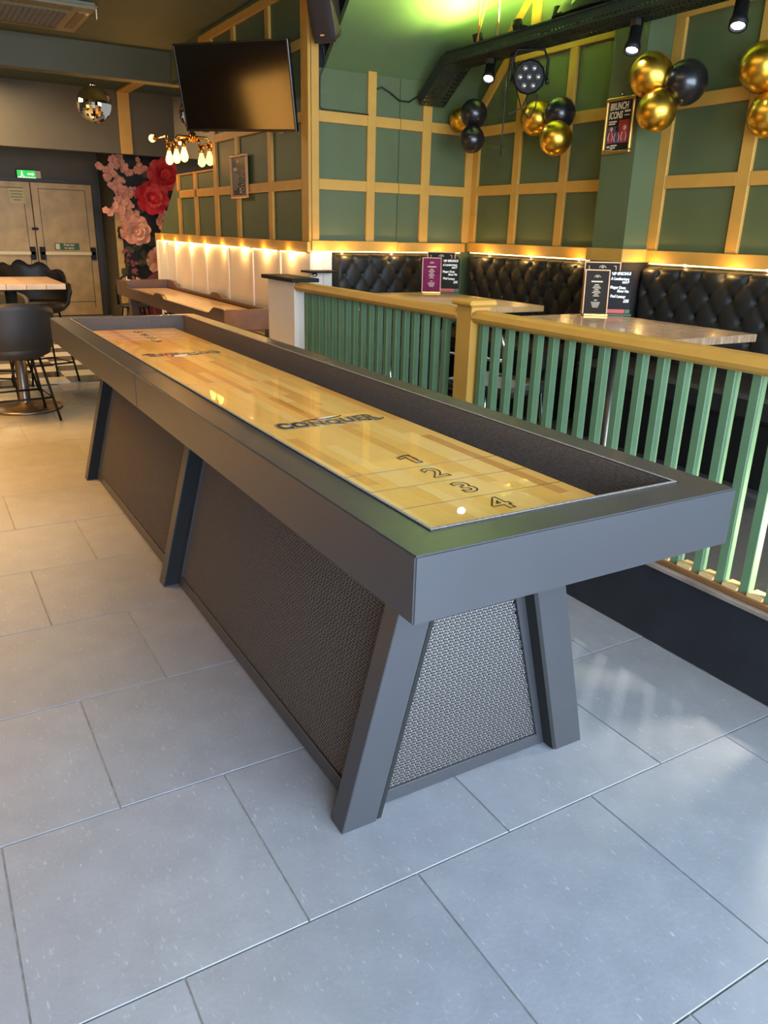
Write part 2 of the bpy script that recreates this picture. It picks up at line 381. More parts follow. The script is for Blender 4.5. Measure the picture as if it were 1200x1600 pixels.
def wprism(pts, m='gold_paint', name='batten'):
    o = prism(name, pts, (-T, 0, 0), m); o.parent = w2; o.location = -Vector(w2.location); return o
wprism([(X2, 4.02, 2.45), (X2, 4.02, 2.53), (X2, 4.34, 2.21), (X2, 4.30, 2.165)], name='diagonal_batten')
wprism([(X2, 4.12, 2.52), (X2, 4.12, 2.60), (X2, 3.40, 3.30), (X2, 3.34, 3.26)], name='diagonal_batten')
batten(w2, (X2-T, 3.72, 2.63), (X2, 3.80, 2.90)); batten(w2, (X2-T, 3.30, 2.53), (X2, 3.38, 3.28))
pil = struct(box('wall_pillar', (3.084, 2.547, 0.0), (X2, 2.806, 3.4), 'green_wall'), 'green pillar standing proud of the booth wall, carrying the poster', 'pillar')
batten(pil, (3.084-T, 2.547-T, 1.17), (X2, 2.806+T, 1.245), 'rail')
batten(pil, (3.084-0.012, 2.547-0.012, 0.2), (X2, 2.806+0.012, 1.165), 'dark_cladding', 'slate')

# ------------------------------------------------------------------ hall side wall (W0)
bm = bmesh.new()
prof = [(Y1, 0), (8.43, 0), (8.43, 1.16), (7.52, 1.80), (7.52, 2.9), (Y1, 2.9)]
w0 = struct(prism('wall_side', [(X0, y, z) for y, z in prof], (0.12, 0, 0), 'green_wall'), 'green panelled side wall with gold battens above white wainscot', 'wall')
def b0(name, y0, y1, z0, z1, m='gold_paint', t=T): return batten(w0, (X0-t, y0, z0), (X0, y1, z1), name, m)
for a, b, z1 in ((Y1-T, 4.485, 2.80), (5.025, 5.10, 2.80), (5.735, 5.805, 2.80), (6.285, 6.37, 2.80)): b0('batten', a, b, 1.225, z1)
for a, b in ((6.89, 6.965), (7.445, 7.52)): b0('batten', a, b, 1.225, 1.575); b0('batten', a, b, 1.642, 1.795)
for z0, z1, ye in ((2.005, 2.07, 6.285), (2.45, 2.51, 6.285)):
    for a, b in ((4.485, 5.025), (5.10, 5.735), (5.805, 6.285)): b0('rail', a, b, z0, z1, t=T-0.001)
for a, b in ((4.485, 5.025), (5.10, 5.735), (5.805, 6.285), (6.37, 6.89), (6.965, 7.445)): b0('rail', a, b, 1.575, 1.642, t=T-0.001)
b0('rail', Y1, 6.62, 2.80, 2.865)
b0('rail', Y1-T, 8.43, 1.152, 1.225, t=T+0.014)
b0('mirror_trim', 6.37, 7.52, 1.785, 1.80, 'copper_edge', 0.012)
# white wainscot boards, one between each pair of upright strips
wy = [Y1-0.02, 4.92, 5.50, 6.10, 6.72, 7.20, 7.74, 8.08, 8.43]
for a, b in zip(wy, wy[1:]):
    b0('wainscot_panel', a+0.003, b-0.003, 0.47, 1.15, 'white_paint', 0.012)
    b0('wainscot_batten', b-0.03, b+0.03, 0.47, 1.15, 'white_paint', 0.024)
b0('wainscot_rail', Y1-0.02, 8.43, 0.40, 0.475, 'white_paint', 0.026)
for a, b in zip(wy, wy[1:]):
    b0('vent_board', a, b, 0.0, 0.395, 'white_paint', 0.016)
    b0('vent_slot', a+0.10, b-0.10, 0.30, 0.36, 'slate', 0.019)

# ------------------------------------------------------------------ rear wall with doors, bulkhead, mural wall
rear = struct(box('wall_rear', (-5.0, 11.7, 0.0), (1.97, 11.8, 2.9), 'grey_wall'), 'olive grey rear wall around the double doors', 'wall')
bulk = struct(box('wall_bulkhead', (-5.0, 10.0, 2.145), (4.0, 10.12, 2.9), 'grey_wall'), 'olive bulkhead hanging above the rear doors', 'bulkhead')
batten(bulk, (1.925, 9.975, 2.145), (2.07, 10.0, 2.86))
batten(bulk, (1.925, 8.72, 2.835), (2.07, 10.0, 2.86), 'ceiling_strip')
batten(bulk, (1.80, 8.60, 2.835), (3.2, 8.72, 2.86), 'ceiling_strip')
mw = struct(box('wall_mural', (1.975, 10.9, 0.0), (4.0, 11.8, 2.9), 'mural_black'), 'black wall carrying the floral mural', 'wall')
batten(mw, (1.972, 10.885, 0.0), (2.06, 10.90, 1.55), 'lit_wall_end', 'lit_edge_tan')  # yellowish strip paints the lit end of the mural wall
batten(mw, (1.969, 10.9, 0.0), (1.975, 11.7, 2.9), 'side_lining', 'grey_wall')
# walls outside the picture: lintel of the assumed shop front and far left wall
fr = struct(box('wall_front', (-5.0, -3.1, 2.78), (4.0, -3.0, 3.5), 'grey_wall'), 'lintel above the assumed glazed shop front', 'wall')
struct(box('wall_left', (-5.1, -3.1, 0.0), (-5.0, 11.8, 3.0), 'grey_wall'), 'plain wall on the far left of the hall', 'wall')

# ------------------------------------------------------------------ booth floor and curb
struct(box('floor_booth', (1.44, -2.9, 0.02), (X2, Y1, BZ), 'booth_floor'), 'raised dark floor of the booth area', 'floor')
curb = struct(box('wall_curb', (1.391, -2.9, 0.0), (1.465, 3.98, 0.262), 'curb_black', None, 0.003), 'scuffed black curb below the balustrade', 'curb')
struct(box('trim_1', (1.384, -2.9, 0.262), (1.478, 3.56, 0.280), 'worn_wood', None, 0.003), 'worn greyish nosing strip along the curb top', 'trim')
# ------------------------------------------------------------------ big shuffleboard table
L, WD, AP, RW = 3.695, 0.80, 0.125, 0.085
tb = thing('shuffleboard_table', 'long charcoal metal shuffleboard table with maple playfield in the middle of the hall', 'table', (WD/2, L/2, 0))
TBO = Vector(tb.location)
def tpart(o, parent=None):
    o.parent = parent or tb
    o.location = Vector(o.location)-TBO
    return o
JT = 1.827
def tbox(name, lo, hi, m, bev=0.0): return tpart(box(name, lo, hi, m, None, bev))
def u_frame(y_end, y_in, y_joint):
    pts = [(0, y_end), (WD, y_end), (WD, y_joint), (WD-RW, y_joint), (WD-RW, y_in), (RW, y_in), (RW, y_joint), (0, y_joint)]
    tpart(hexa('rail_frame', [(x, y, H-AP) for x, y in pts], [(x, y, H) for x, y in pts], 'table_metal', None, .0030, 3))
u_frame(0.0, RW, JT-.0012); u_frame(L, L-RW, JT+.0012)
tbox('underside', (0.02, 0.02, H-AP-0.004), (WD-0.02, L-0.02, H-AP+0.012), 'flat_black')
c = 0.006
for lo, hi in (((RW, RW, .71), (RW+c, L-RW, H+.002)), ((WD-RW-c, RW, .71), (WD-RW, L-RW, H+.002)), ((RW+c, RW, .71), (WD-RW-c, RW+c, H+.002)), ((RW+c, L-RW-c, .71), (WD-RW-c, L-RW, H+.002))):
    o = tbox('carpet_liner', lo, hi, 'carpet')
    e = box('frayed_edge', (lo[0], lo[1], H+.0005), (hi[0], hi[1], H+.0035), 'carpet_edge'); e.parent = o; e.location = Vector(e.location)-TBO-Vector(o.location)
tbox('gutter', (RW+c, RW+c, .706), (WD-RW-c, L-RW-c, .712), 'carpet')
# playfield of staggered maple strips
PX0, PX1, PY0, PY1, PZ = 0.168, 0.632, 0.155, 3.540, 0.760
pf = tbox('playfield', (PX0+.002, PY0+.002, .712), (PX1-.002, PY1-.002, PZ-.006), 'maple_4')
NS = 14; sw = (PX1-PX0)/NS
strip_me = []
for i in range(6):
    bm = bmesh.new(); bm_box(bm, (-.5, -.5, -.5), (.5, .5, .5)); me = bpy.data.meshes.new('strip'); bm.to_mesh(me); bm.free(); me.materials.append(MATS['maple_%d' % i]); strip_me.append(me)
rs = random.Random(3)
for i in range(NS):
    y = PY0
    first = True
    while y < PY1-0.001:
        ln = rs.uniform(.12, .5) if first else rs.uniform(.28, .62); first = False
        if PY1-(y+ln) < .15: ln = PY1-y
        o = bpy.data.objects.new('strip', strip_me[rs.choices(range(6), (5, 4, 5, 2, 4, 1))[0]]); COL.objects.link(o); o.parent = pf
        o.scale = (sw-.0002, ln-.0003, .006)
        o.location = Vector((PX0+(i+.5)*sw, y+ln/2, PZ-.003))-TBO-Vector(pf.location)
        y += ln
def on_pf(o): o.parent = pf; o.location = Vector(o.location)-TBO-Vector(pf.location); return o
ZT = PZ+0.0004
for y in (.343, .468, .592, 1.8475, L-.343, L-.468, L-.592):
    on_pf(box('scoring_line', (PX0, y-.0011, PZ), (PX1, y+.0011, ZT), 'line_brown'))
cx = WD/2
for d, y in (('1', .657), ('2', .530), ('3', .405), ('4', .280)):
    for yy, s in ((y, 1), (L-y, -1)):
        if d == '1':
            pts = [(.004, -.035), (.022, -.035), (.022, .035), (.008, .035), (-.018, .024), (-.018, .010), (.004, .018)]
            on_pf(tube('numeral', [(cx+s*a, yy+s*b, ZT+.0004) for a, b in pts], .0017, 'print_black', None, 5, True))
        else: on_pf(text('numeral', d, .098, 'print_black', None, basis((cx, yy, ZT+.0004), (s, 0, 0), (0, s, 0)), outline=.0020, off=.002))
def logo(cy, s):
    def wp(x, y): return (y+0.014)*(0.85+2.0*np.abs(x)) - 0.014 + 0.06*np.maximum(0, x)
    for k, (o_, m) in enumerate(((.0098, 'print_black'), (.0076, 'print_grey'), (.0040, 'print_black'))):
        on_pf(text('logo_lettering', 'CONQUER', .078, m, None, basis((cx, cy, ZT+.0003*k), (s, 0, 0), (0, s, 0)), off=o_, ext=.0002, sx=.80, warp=wp, spacing=1.12))
    P = lambda u, v: Vector((cx+s*u, cy+s*v, ZT+.0004))
    sw1 = [P(-.075+.15*t, .036+.030*t+.006*math.sin(t*6)) for t in [i/14 for i in range(15)]]
    sw2 = [P(.075-.10*t, .066-.010*math.sin(t*3.1)-.018*t) for t in [i/10 for i in range(11)]]
    on_pf(tube('logo_swoosh', sw1+sw2, .0016, 'print_black', None, 5))
    on_pf(tube('logo_swoosh', [P(-.02+.085*t, .046+.014*t) for t in [i/8 for i in range(9)]], [.0008+.0045*math.sin(PI*i/8) for i in range(9)], 'print_grey', None, 5))
    on_pf(tube('logo_swoosh', [P(.125+.06*t, -.020-.012*math.sin(t*4)) for t in [i/8 for i in range(9)]], .0016, 'print_black', None, 5))
logo(1.108, 1); logo(L-1.108, -1)
# splayed legs
CX = 0.406; SL = 0.25; ZL = H-AP-0.004
def leg(side, y0, y1, w=.092):
    o0, i0 = .372, .372-w; o1, i1 = o0-SL*ZL, i0-SL*ZL
    f = lambda o: CX+side*o
    q = lambda a, b, z: [(f(a), y0, z), (f(b), y0, z), (f(b), y1, z), (f(a), y1, z)]
    tpart(hexa('leg', q(o0, i0, 0.0), q(o1, i1, ZL), 'table_metal', None, .0018))
    if y0 > 1: tpart(hexa('black_leg_face', [(f(o0-.004), y0-.0015, .004), (f(i0), y0-.0015, .004), (f(i0), y0-.0002, .004), (f(o0-.004), y0-.0002, .004)], [(f(o1-.004), y0-.0015, ZL), (f(i1), y0-.0015, ZL), (f(i1), y0-.0002, ZL), (f(o1-.004), y0-.0002, ZL)], 'flat_black'))  # thin black plate over the near face of middle and far legs
    tpart(hexa('leg_shade_plate', q(i0-.001, i0-.012, 0.006), q(i1-.001, i1-.012, ZL), 'flat_black'))  # black plate paints the inner side of the leg as unlit
for y0, y1 in ((.308, .366), (1.793, 1.851), (3.292, 3.350)):
    for s in (-1, 1): leg(s, y0, y1)
# perforated panels
def mesh_panel(M, half_w0, half_w1, h, pitch=.0078, skew=None, rect=None):
    """perforated plate in local x,y; trapezoid half widths at y=0 and y=h"""
    vs = []; fs = []; nr = int(h/pitch); R = .335
    for j in range(nr):
        y = (j+.5)*pitch; hw = half_w0+(half_w1-half_w0)*y/h
        off = .5*pitch*(j % 2); n = int(hw/pitch)
        for i in range(-n, n+1):
            x = i*pitch+off; b = len(vs); p = pitch/2; r = pitch*R
            up_ = .0011 if (i+j) % 2 else -.0004
            vs += [(x-p, y-p, 0), (x+p, y-p, 0), (x+p, y+p, 0), (x-p, y+p, 0), (x-r*1.15, y, up_), (x, y-r*.8, -.0006), (x+r*1.15, y, up_), (x, y+r*.8, -.0006)]
            fs += [(b, b+1, b+5), (b+1, b+2, b+6), (b+2, b+3, b+7), (b+3, b, b+4), (b, b+5, b+4), (b+1, b+6, b+5), (b+2, b+7, b+6), (b+3, b+4, b+7)]
    me = bpy.data.meshes.new('perforated_sheet'); me.from_pydata(vs, [], fs); me.update(); me.materials.append(MATS['mesh_metal'])
    return me
def panel(P0, ux, uy, hw0, hw1, h, fwid, me):
    """frame + sheet + backing; local x along the width, y up the slope"""
    M = basis(P0, ux, uy); e = bpy.data.objects.new('mesh_panel', None); COL.objects.link(e); e.parent = tb; e.matrix_local = Matrix.Translation(-TBO) @ M; e.empty_display_size = .02
    o = obj('perforated_sheet', me, None, e); o.location.z = -.004
    a = lambda y: hw0+(hw1-hw0)*y/h
    T_ = .014
    def fr(pts, nm='frame_bar'): hexa(nm, [(x, y, -T_) for x, y in pts], [(x, y, .004) for x, y in pts], 'table_metal', e, .001)
    fr([(-a(0), 0), (a(0), 0), (a(fwid), fwid), (-a(fwid), fwid)])
    fr([(-a(h), h-fwid*.5), (a(h), h-fwid*.5), (a(h), h), (-a(h), h)])
    for s in (-1, 1): fr([(s*(a(fwid)-fwid), fwid), (s*a(fwid), fwid), (s*a(h), h), (s*(a(h)-fwid), h)])
    hexa('shade_sheet', [(-a(0)+.01, .01, -.03), (a(0)-.01, .01, -.03), (a(h)-.01, h-.01, -.03), (-a(h)+.01, h-.01, -.03)], [(-a(0)+.01, .01, -.026), (a(0)-.01, .01, -.026), (a(h)-.01, h-.01, -.026), (-a(h)+.01, h-.01, -.026)], 'flat_black', e)  # black sheet painting the dark interior behind the mesh
    return e
zp = ZL-.006
me_end = mesh_panel(None, .255, .255-.29*zp, zp)
panel((CX, .350, .004), (1, 0, 0), (0, 0, 1), .286, .286-.27*zp, zp, .036, me_end)
panel((CX, 3.308, .004), (-1, 0, 0), (0, 0, 1), .286, .286-.27*zp, zp, .036, me_end)
sl = math.sqrt(1+SL*SL)*zp
ya, yb = (.366+1.793)/2, (1.851+3.292)/2
hw = (1.793-.366)/2
me_side = mesh_panel(None, hw-.02, hw-.02, sl)
for yc in (ya, yb):
    panel((CX-.315, yc, .010), (0, -1, 0), (SL, 0, 1), hw, hw, sl-.012, .034, me_side)
    panel((CX+.315, yc, .010), (0, 1, 0), (-SL, 0, 1), hw, hw, sl-.012, .034, me_side)
for s in (-1, 1):
    for y in (.337, 1.822, 3.321):
        o = lathe('levelling_foot', [(.018, 0), (.018, .004), (.010, .006)], 'black_plastic', None, 12, (CX+s*.33, y, 0)); tpart(o)

# ------------------------------------------------------------------ balustrade
bal = thing('balustrade', 'green slatted balustrade with gold handrail between hall and booths', 'balustrade', (1.43, 1.8, .28))
BO = Vector(bal.location)
def bpart(o): o.parent = bal; o.location = Vector(o.location)-BO; return o
bpart(box('bottom_rail', (1.40, -2.0, .280), (1.462, 3.555, .300), 'rail_brown', None, .003))
prof = [(1.388, .985), (1.384, .975), (1.390, .962), (1.402, .952), (1.468, .952), (1.478, .962), (1.483, .975), (1.478, .992), (1.460, 1.003), (1.410, 1.003), (1.392, .996)]
def rail(y0, y1): bpart(hexa('handrail', [(x, y0, z) for x, z in prof], [(x, y1, z) for x, z in prof], 'gold_paint'))
rail(-1.2, 1.742); rail(1.852, 3.545)
BW = .031
bm = bmesh.new(); bm_box(bm, (-BW/2, -BW/2, -.328), (BW/2, BW/2, .328)); bmesh.ops.bevel(bm, geom=bm.edges[:], offset=.002, segments=1, affect='EDGES')
bme = bpy.data.meshes.new('baluster'); bm.to_mesh(bme); bm.free(); bme.materials.append(MATS['baluster_green'])
wme = bpy.data.meshes.new('spacer_block'); bm = bmesh.new(); bm_box(bm, (-.026, -.0255, -.005), (.026, .0255, .005)); bm.to_mesh(wme); bm.free(); wme.materials.append(MATS['raw_wood'])
ylist = [1.704-.0863*k for k in range(25)]+[3.450-.0866*k for k in range(18)]
for y in ylist:
    o = bpy.data.objects.new('baluster', bme); COL.objects.link(o); o.location = (1.429, y, .626); bpart(o); o.rotation_euler.z = random.uniform(-.03, .03)
    if y > 1.9 or True:
        o = bpy.data.objects.new('spacer_block', wme); COL.objects.link(o); o.location = (1.431, y-.0433, .305); bpart(o)
po = bpart(box('newel_post', (1.388, 1.742, .28), (1.488, 1.852, 1.020), 'gold_paint', None, .004))
cp = box('post_cap', (1.368, 1.722, 1.020), (1.508, 1.872, 1.045), 'gold_paint', None, .008); cp.parent = po; cp.location = Vector(cp.location)-BO-Vector(po.location)

# half wall closing the balustrade, its dark cap, and ledge beyond
hw_ = thing('half_wall', 'pale pinkish half wall with dark cap at the end of the balustrade', 'half wall', (1.44, 3.77, .262))
def pp(o, t): o.parent = t; o.location = Vector(o.location)-Vector(t.location); return o
pp(box('body', (1.392, 3.56, .262), (1.50, 3.98, 1.002), 'white_paint', None, .004), hw_)
pp(box('cap', (1.362, 3.525, 1.002), (1.545, 4.02, 1.026), 'slate', None, .003), hw_)
lg = thing('wall_ledge', 'small dark ledge on the white corner behind the half wall', 'shelf', (1.92, 4.3, 1.0))
pp(box('board', (1.805, 4.215, 1.018), (2.035, 4.368, 1.032), 'slate', None, .002), lg)
pp(lathe('knob', [(.012, -.022), (.020, -.014), (.018, .0), (.008, .004)], 'chrome', None, 12, (1.875, 4.28, 1.012)), lg)

# ------------------------------------------------------------------ tufted banquettes
def banquette(label, P0, ux, n, length, top, depth=.52, seat_len=None):
    """P0: wall foot at the left end; ux along the wall; n into the room"""
    t = thing('banquette', label, 'bench', P0, 0, 'tufted black banquettes in the booths')
    ux = Vector(ux); n = Vector(n); uz = Vector((0, 0, 1))
    a_, b_ = .15, .11; th = .085; bz = .58-BZ; hh = top-BZ-bz
    nu = int(length/.0125); nv = int(hh/.0125)
    def f(u, v):
        s_ = u*length; z = v*hh
        p = s_/a_+(z-.09)/(2*b_)*1.0; q = s_/a_-(z-.09)/(2*b_)*1.0
        sp_, sq_ = abs(math.sin(PI*p)), abs(math.sin(PI*q))
        r_ = min(1, math.hypot(sp_, sq_)/.55); k = (.66+.34*(sp_*sq_)**.4)*(r_*r_*(3-2*r_))
        e = min(1, s_/.03, (length-s_)/.03)
        e2 = min(1, (hh-z)/.03)
        dz = th*(.45+.55*k)*max(0.0, e)**.5*max(0.0, e2)**.5
        if v == 0 or u == 0 or u == 1: dz = 0
        return ux*s_+n*dz+uz*(bz+z)
    br = grid('backrest', nu, nv, f, 'black_vinyl', t)
    bb = bmesh.new(); bmesh.ops.create_uvsphere(bb, u_segments=8, v_segments=5, radius=.010); bmz = bpy.data.meshes.new('button'); bb.to_mesh(bmz); bb.free(); bmz.materials.append(MATS['black_button'])
    for j in range(0, 6):
        z = .09+j*b_
        if z > hh-.05: break
        for i in range(0, int(length/a_)+2):
            s_ = (i+(0 if j % 2 == 0 else .5))*a_
            if s_ < .06 or s_ > length-.06: continue
            o = bpy.data.objects.new('button', bmz); COL.objects.link(o); o.parent = br; o.location = ux*s_+n*(th*.45)+uz*(bz+z)
    def bx(nm, s0, s1, d0, d1, z0, z1, m, bev):
        c_ = [ux*s_+n*d_ for s_, d_ in ((s0, d0), (s1, d0), (s1, d1), (s0, d1))]
        hexa(nm, [v+uz*z0 for v in c_], [v+uz*z1 for v in c_], m, t, bev)
    sl_ = seat_len or length
    bx('seat', 0, sl_, .02, depth, .33, .455, 'black_vinyl', .02)
    bx('plinth', 0, sl_, .02, depth-.04, 0.0, .328, 'black_plastic', .004)
    bx('back_board', 0, length, .0, .018, .30, top-BZ-.01, 'black_plastic', 0)
    return t
banquette('tufted black banquette along the back wall of the booth', (2.062, Y1-.002, BZ), (1, 0, 0), (0, -1, 0), 1.12, 1.152, seat_len=.71)
banquette('tufted black banquette on the right wall between corner and pillar', (X2-.002, 4.28, BZ), (0, -1, 0), (-1, 0, 0), 1.45, 1.154)
banquette('tufted black banquette on the right wall nearer than the pillar', (X2-.002, 2.53, BZ), (0, -1, 0), (-1, 0, 0), 2.1, 1.154)

# ------------------------------------------------------------------ booth tables
def booth_table(label, x0, x1, y0, y1, m, zt=.90, nplank=6, edge='oak_edge'):
    cx_, cy_ = (x0+x1)/2, (y0+y1)/2
    t = thing('booth_table', label, 'table', (cx_, cy_, BZ), 0, 'wooden pedestal tables in the booths')
    w = x1-x0; l = y1-y0; pw = w/nplank
    for i in range(nplank):
        o = box('plank', (-w/2+i*pw+.0004, -l/2, zt-BZ-.035), (-w/2+(i+1)*pw-.0004, l/2, zt-BZ), m, t, .002)
    box('subframe', (-w/2+.05, -l/2+.05, zt-BZ-.06), (w/2-.05, l/2-.05, zt-BZ-.0355), 'black_metal', t)
    lathe('pedestal', [(.035, .02), (.03, .04), (.03, zt-BZ-.06)], 'steel', t, 16)
    lathe('base', [(.22, 0), (.22, .012), (.05, .03)], 'steel', t, 24)
    return t
booth_table('weathered plank table in the nearer booth holding black menus', 2.0, 2.745, 1.335, 2.345, 'old_top')
booth_table('honey coloured table in the corner booth holding a purple menu', 2.0, 2.735, 2.80, 3.93, 'oak_top')
# chrome hoop chairs tucked behind the balustrade
def hoop_chair(label, loc, rz):
    t = thing('chrome_chair', label, 'chair', loc, rz, 'chrome chairs behind the balustrade')
    hp = [(-.19, -.17, .45)]+[(-.19*math.cos(a) if True else 0, -.19-.02*math.sin(a), .60+.20*math.sin(a)**.6) for a in [PI*i/14 for i in range(15)]]+[(.19, -.17, .45)]
    tube('back_hoop', hp, .011, 'chrome', t)
    tube('back_rail', [(-.18, -.19, .62), (.18, -.19, .62)], .008, 'chrome', t)
    box('seat', (-.20, -.18, .44), (.20, .20, .49), 'black_vinyl', t, .018)
    for sx in (-1, 1):
        for sy in (-1, 1): tube('leg', [(sx*.17, sy*.15, .44), (sx*.20, sy*.20, .006)], .011, 'chrome', t)
    tube('foot_rail', [(-.188, -.178, .16), (.188, -.178, .16), (.188, .178, .16), (-.188, .178, .16)], .007, 'chrome', t, 6, True)
hoop_chair('chrome hoop-backed chair seen between balusters at the nearer booth table', (1.76, 2.02, BZ), PI/2+.25-PI)
hoop_chair('chrome hoop-backed chair behind the balustrade beside the corner booth table', (1.76, 3.15, BZ), PI/2-.1-PI)

# made-up lamp out of view behind the balustrade, added to throw the slatted light
fl = thing('added_floor_lamp', 'added small lamp behind the near end of the balustrade, throwing a slatted light patch', 'lamp', (1.535, .095, BZ))
lathe('base', [(.05, 0), (.05, .01), (.012, .016), (.012, .24)], 'black_metal', fl, 16)
lathe('holder', [(.02, .24), (.024, .262), (.012, .268)], 'brass', fl, 12)
lathe('bulb', [(.010, .268), (.016, .28), (.016, .292), (.006, .304)], 'spot_hot', fl, 12)
point('added_lamp_glow', (1.535, .095, 0.47), 13, (1.0, .90, .72), .012)
# ------------------------------------------------------------------ menus on the booth tables
def stand(name, label, cat, base, ux, w, h, face, border, tilt=.12, foot='acrylic', group=None):
    """upright card: base centre, ux along its width (seen left to right)"""
    ux = Vector(ux).normalized(); n = ux.cross(Vector((0, 0, 1)))
    upv = (Vector((0, 0, 1))-n*tilt).normalized()
    t = thing(name, label, cat, base, 0, group)
    M = basis((0, 0, .012), ux, upv)
    o = box('card', (-w/2, 0, -.004), (w/2, h, 0), face, t); o.matrix_local = M @ Matrix.Translation(o.location)
    b = .006
    for lo, hi in (((-w/2-b, -b, -.005), (w/2+b, 0, .002)), ((-w/2-b, h, -.005), (w/2+b, h+b, .002)), ((-w/2-b, 0, -.005), (-w/2, h, .002)), ((w/2, 0, -.005), (w/2+b, h, .002))):
        if border:
            o = box('border', lo, hi, border, t); o.matrix_local = M @ Matrix.Translation(o.location)
    f = box('foot', (-w/2-.004, -.03, -.012), (w/2+.004, .03, -.0), foot, t, .002)
    f.matrix_local = basis((0, 0, .012), ux, Vector((0, 0, 1)).cross(ux)) @ Matrix.Translation((0, 0, -.006))
    return t, M
def bars(t, M, rows, m='print_cream', z=.0006):
    for x, y, w, h in rows:
        o = box('print_line', (x-w/2, y-h/2, 0), (x+w/2, y+h/2, .0006), m, t); o.matrix_local = M @ Matrix.Translation(o.location)
def crest(t, M, x, y, s, m='print_cream'):
    pts = [(x+s*math.cos(a), y+s*.7*math.sin(a), .0008) for a in [PI*i/8 for i in range(9)]]
    o = tube('crest', pts, s*.12, m, t, 5); o.matrix_local = M
    for dx, hh in ((-.28, .28), (0, .45), (.28, .28)):
        o = box('crest', (x+dx*s-s*.12, y, 0), (x+dx*s+s*.12, y+hh*s, .0008), m, t); o.matrix_local = M @ Matrix.Translation(o.location)
def tall_menu(label, base, ux, face):
    t, M = stand('menu_stand', label, 'menu', base, ux, .125, .225, face, 'copper_edge', .10, 'frame_gold', 'menus on the booth tables')
    crest(t, M, 0, .190, .016)
    bars(t, M, [(0, .168, .062, .007)]+[(0, .152-.0085*i, .022+.012*((i*7) % 3), .0035) for i in range(8)]+[(0, .07, .016, .004)]+[(0, .058-.008*i, .05-.006*i, .0035) for i in range(4)])
    return t
def wide_menu(label, base, ux):
    t, M = stand('menu_stand', label, 'menu', base, ux, .19, .262, 'menu_brown', 'copper_edge', .06, 'frame_gold', 'menus on the booth tables')
    crest(t, M, 0, .235, .018)
    bars(t, M, [(0, .214, .05, .006), (-.05, .205, .05, .004), (.05, .205, .05, .004), (-.045, .195, .06, .004), (.045, .195, .06, .004), (0, .185, .12, .004)])
    bars(t, M, [(-.075, .235, .004, .022), (-.069, .226, .012, .004), (.075, .235, .004, .022), (.069, .246, .012, .004)], 'copper_edge')
def chalk(label, base, ux):
    t, M = stand('chalkboard', label, 'chalkboard', base, ux, .13, .225, 'slate', None, .07, 'green_tag', 'specials boards on the booth tables')
    L_ = [('VIP SPECIALS', .210, .0, .020), ('A Lamberture', .183, -.004, .019), ('and P', .166, .028, .018), ('Pinger Dom', .137, -.012, .019), ('Stour No', .118, .018, .018), ('Paul Lunacy', .090, -.008, .019), ('£35', .066, .040, .021)]
    for s_, y, x, z in L_:
        o = text('chalk_lettering', s_, z, 'chalk', t, M @ Matrix.Translation((x, y, .0008)) @ Matrix.Rotation(random.uniform(-.05, .03), 4, 'Z'), off=.0013, ext=.0003, sx=.92, shear=.1)
    o = box('red_label', (-.066, .0, 0), (.035, .022, .003), 'red_tag', t, .001); o.matrix_local = M @ Matrix.Translation(o.location)
    o = box('green_label', (.036, .0, 0), (.066, .022, .003), 'green_tag', t, .001); o.matrix_local = M @ Matrix.Translation(o.location)
vu = Vector((.86, -.51, 0))
tall_menu('black drinks menu with copper border on the weathered plank table', (2.60, 2.24, .90), vu, 'menu_brown')
chalk('chalked specials board beside the black menu on the weathered plank table', (2.735, 2.20, .90), vu)
wide_menu('wide brown menu standing behind the black menu on the weathered table', (2.70, 2.31, .90), vu)
tall_menu('purple drinks menu with copper border on the corner booth table', (2.585, 3.84, .90), vu, 'plum')
chalk('chalked specials board beside the purple menu on the corner table', (2.70, 3.775, .90), vu)
wide_menu('wide brown menu standing behind the purple menu on the corner table', (2.69, 3.88, .90), vu)

# ------------------------------------------------------------------ framed pictures
def pframe(name, label, M, w, h, face, border, b=.018, side_only=False):
    t = thing(name, label, 'picture frame'); t.matrix_world = M
    box('print', (-w/2, -h/2, .004), (w/2, h/2, .010), face, t)
    for lo, hi in (((-w/2-b, -h/2-b, 0), (w/2+b, -h/2, .022)), ((-w/2-b, h/2, 0), (w/2+b, h/2+b, .022)), ((-w/2-b, -h/2, 0), (-w/2, h/2, .022)), ((w/2, -h/2, 0), (w/2+b, h/2, .022))):
        box('moulding', lo, hi, border, t, .005)
    return t
M = basis((3.083, 2.683, 1.921), (0, -1, 0), (0, 0, 1))
t = pframe('poster_frame', 'gold framed BRUNCH ICONS poster hanging on the green pillar', M, .185, .262, 'poster_black', 'frame_gold')
tube('hook', [(0, .155, .004), (0, .165, .012), (0, .172, .006)], .004, 'chrome', t, 6)
def pt(s_, size, x, y, sx=1., off=.0006, m='print_cream'): text('print_lettering', s_, size, m, t, Matrix.Translation((x, y, .0106)), off=off, ext=.0002, sx=sx, shear=.12)
pt('BRUNCH', .052, -.012, .101, .66, .0014); pt('ICONS', .052, -.032, .055, .66, .0014)
def ptb(x0, x1, y0, y1, m='print_cream'): box('print_line', (x0, y0, .010), (x1, y1, .0108), m, t)
ptb(.035, .078, .068, .078); ptb(.035, .075, .050, .055)
ptb(-.08, -.02, .020, .027); ptb(-.08, -.03, .008, .015)
box('print_block', (-.086, -.092, .010), (.086, -.003, .0104), 'poster_purple', t)
box('print_block', (.0, -.085, .0104), (.078, .028, .0107), 'poster_red', t)
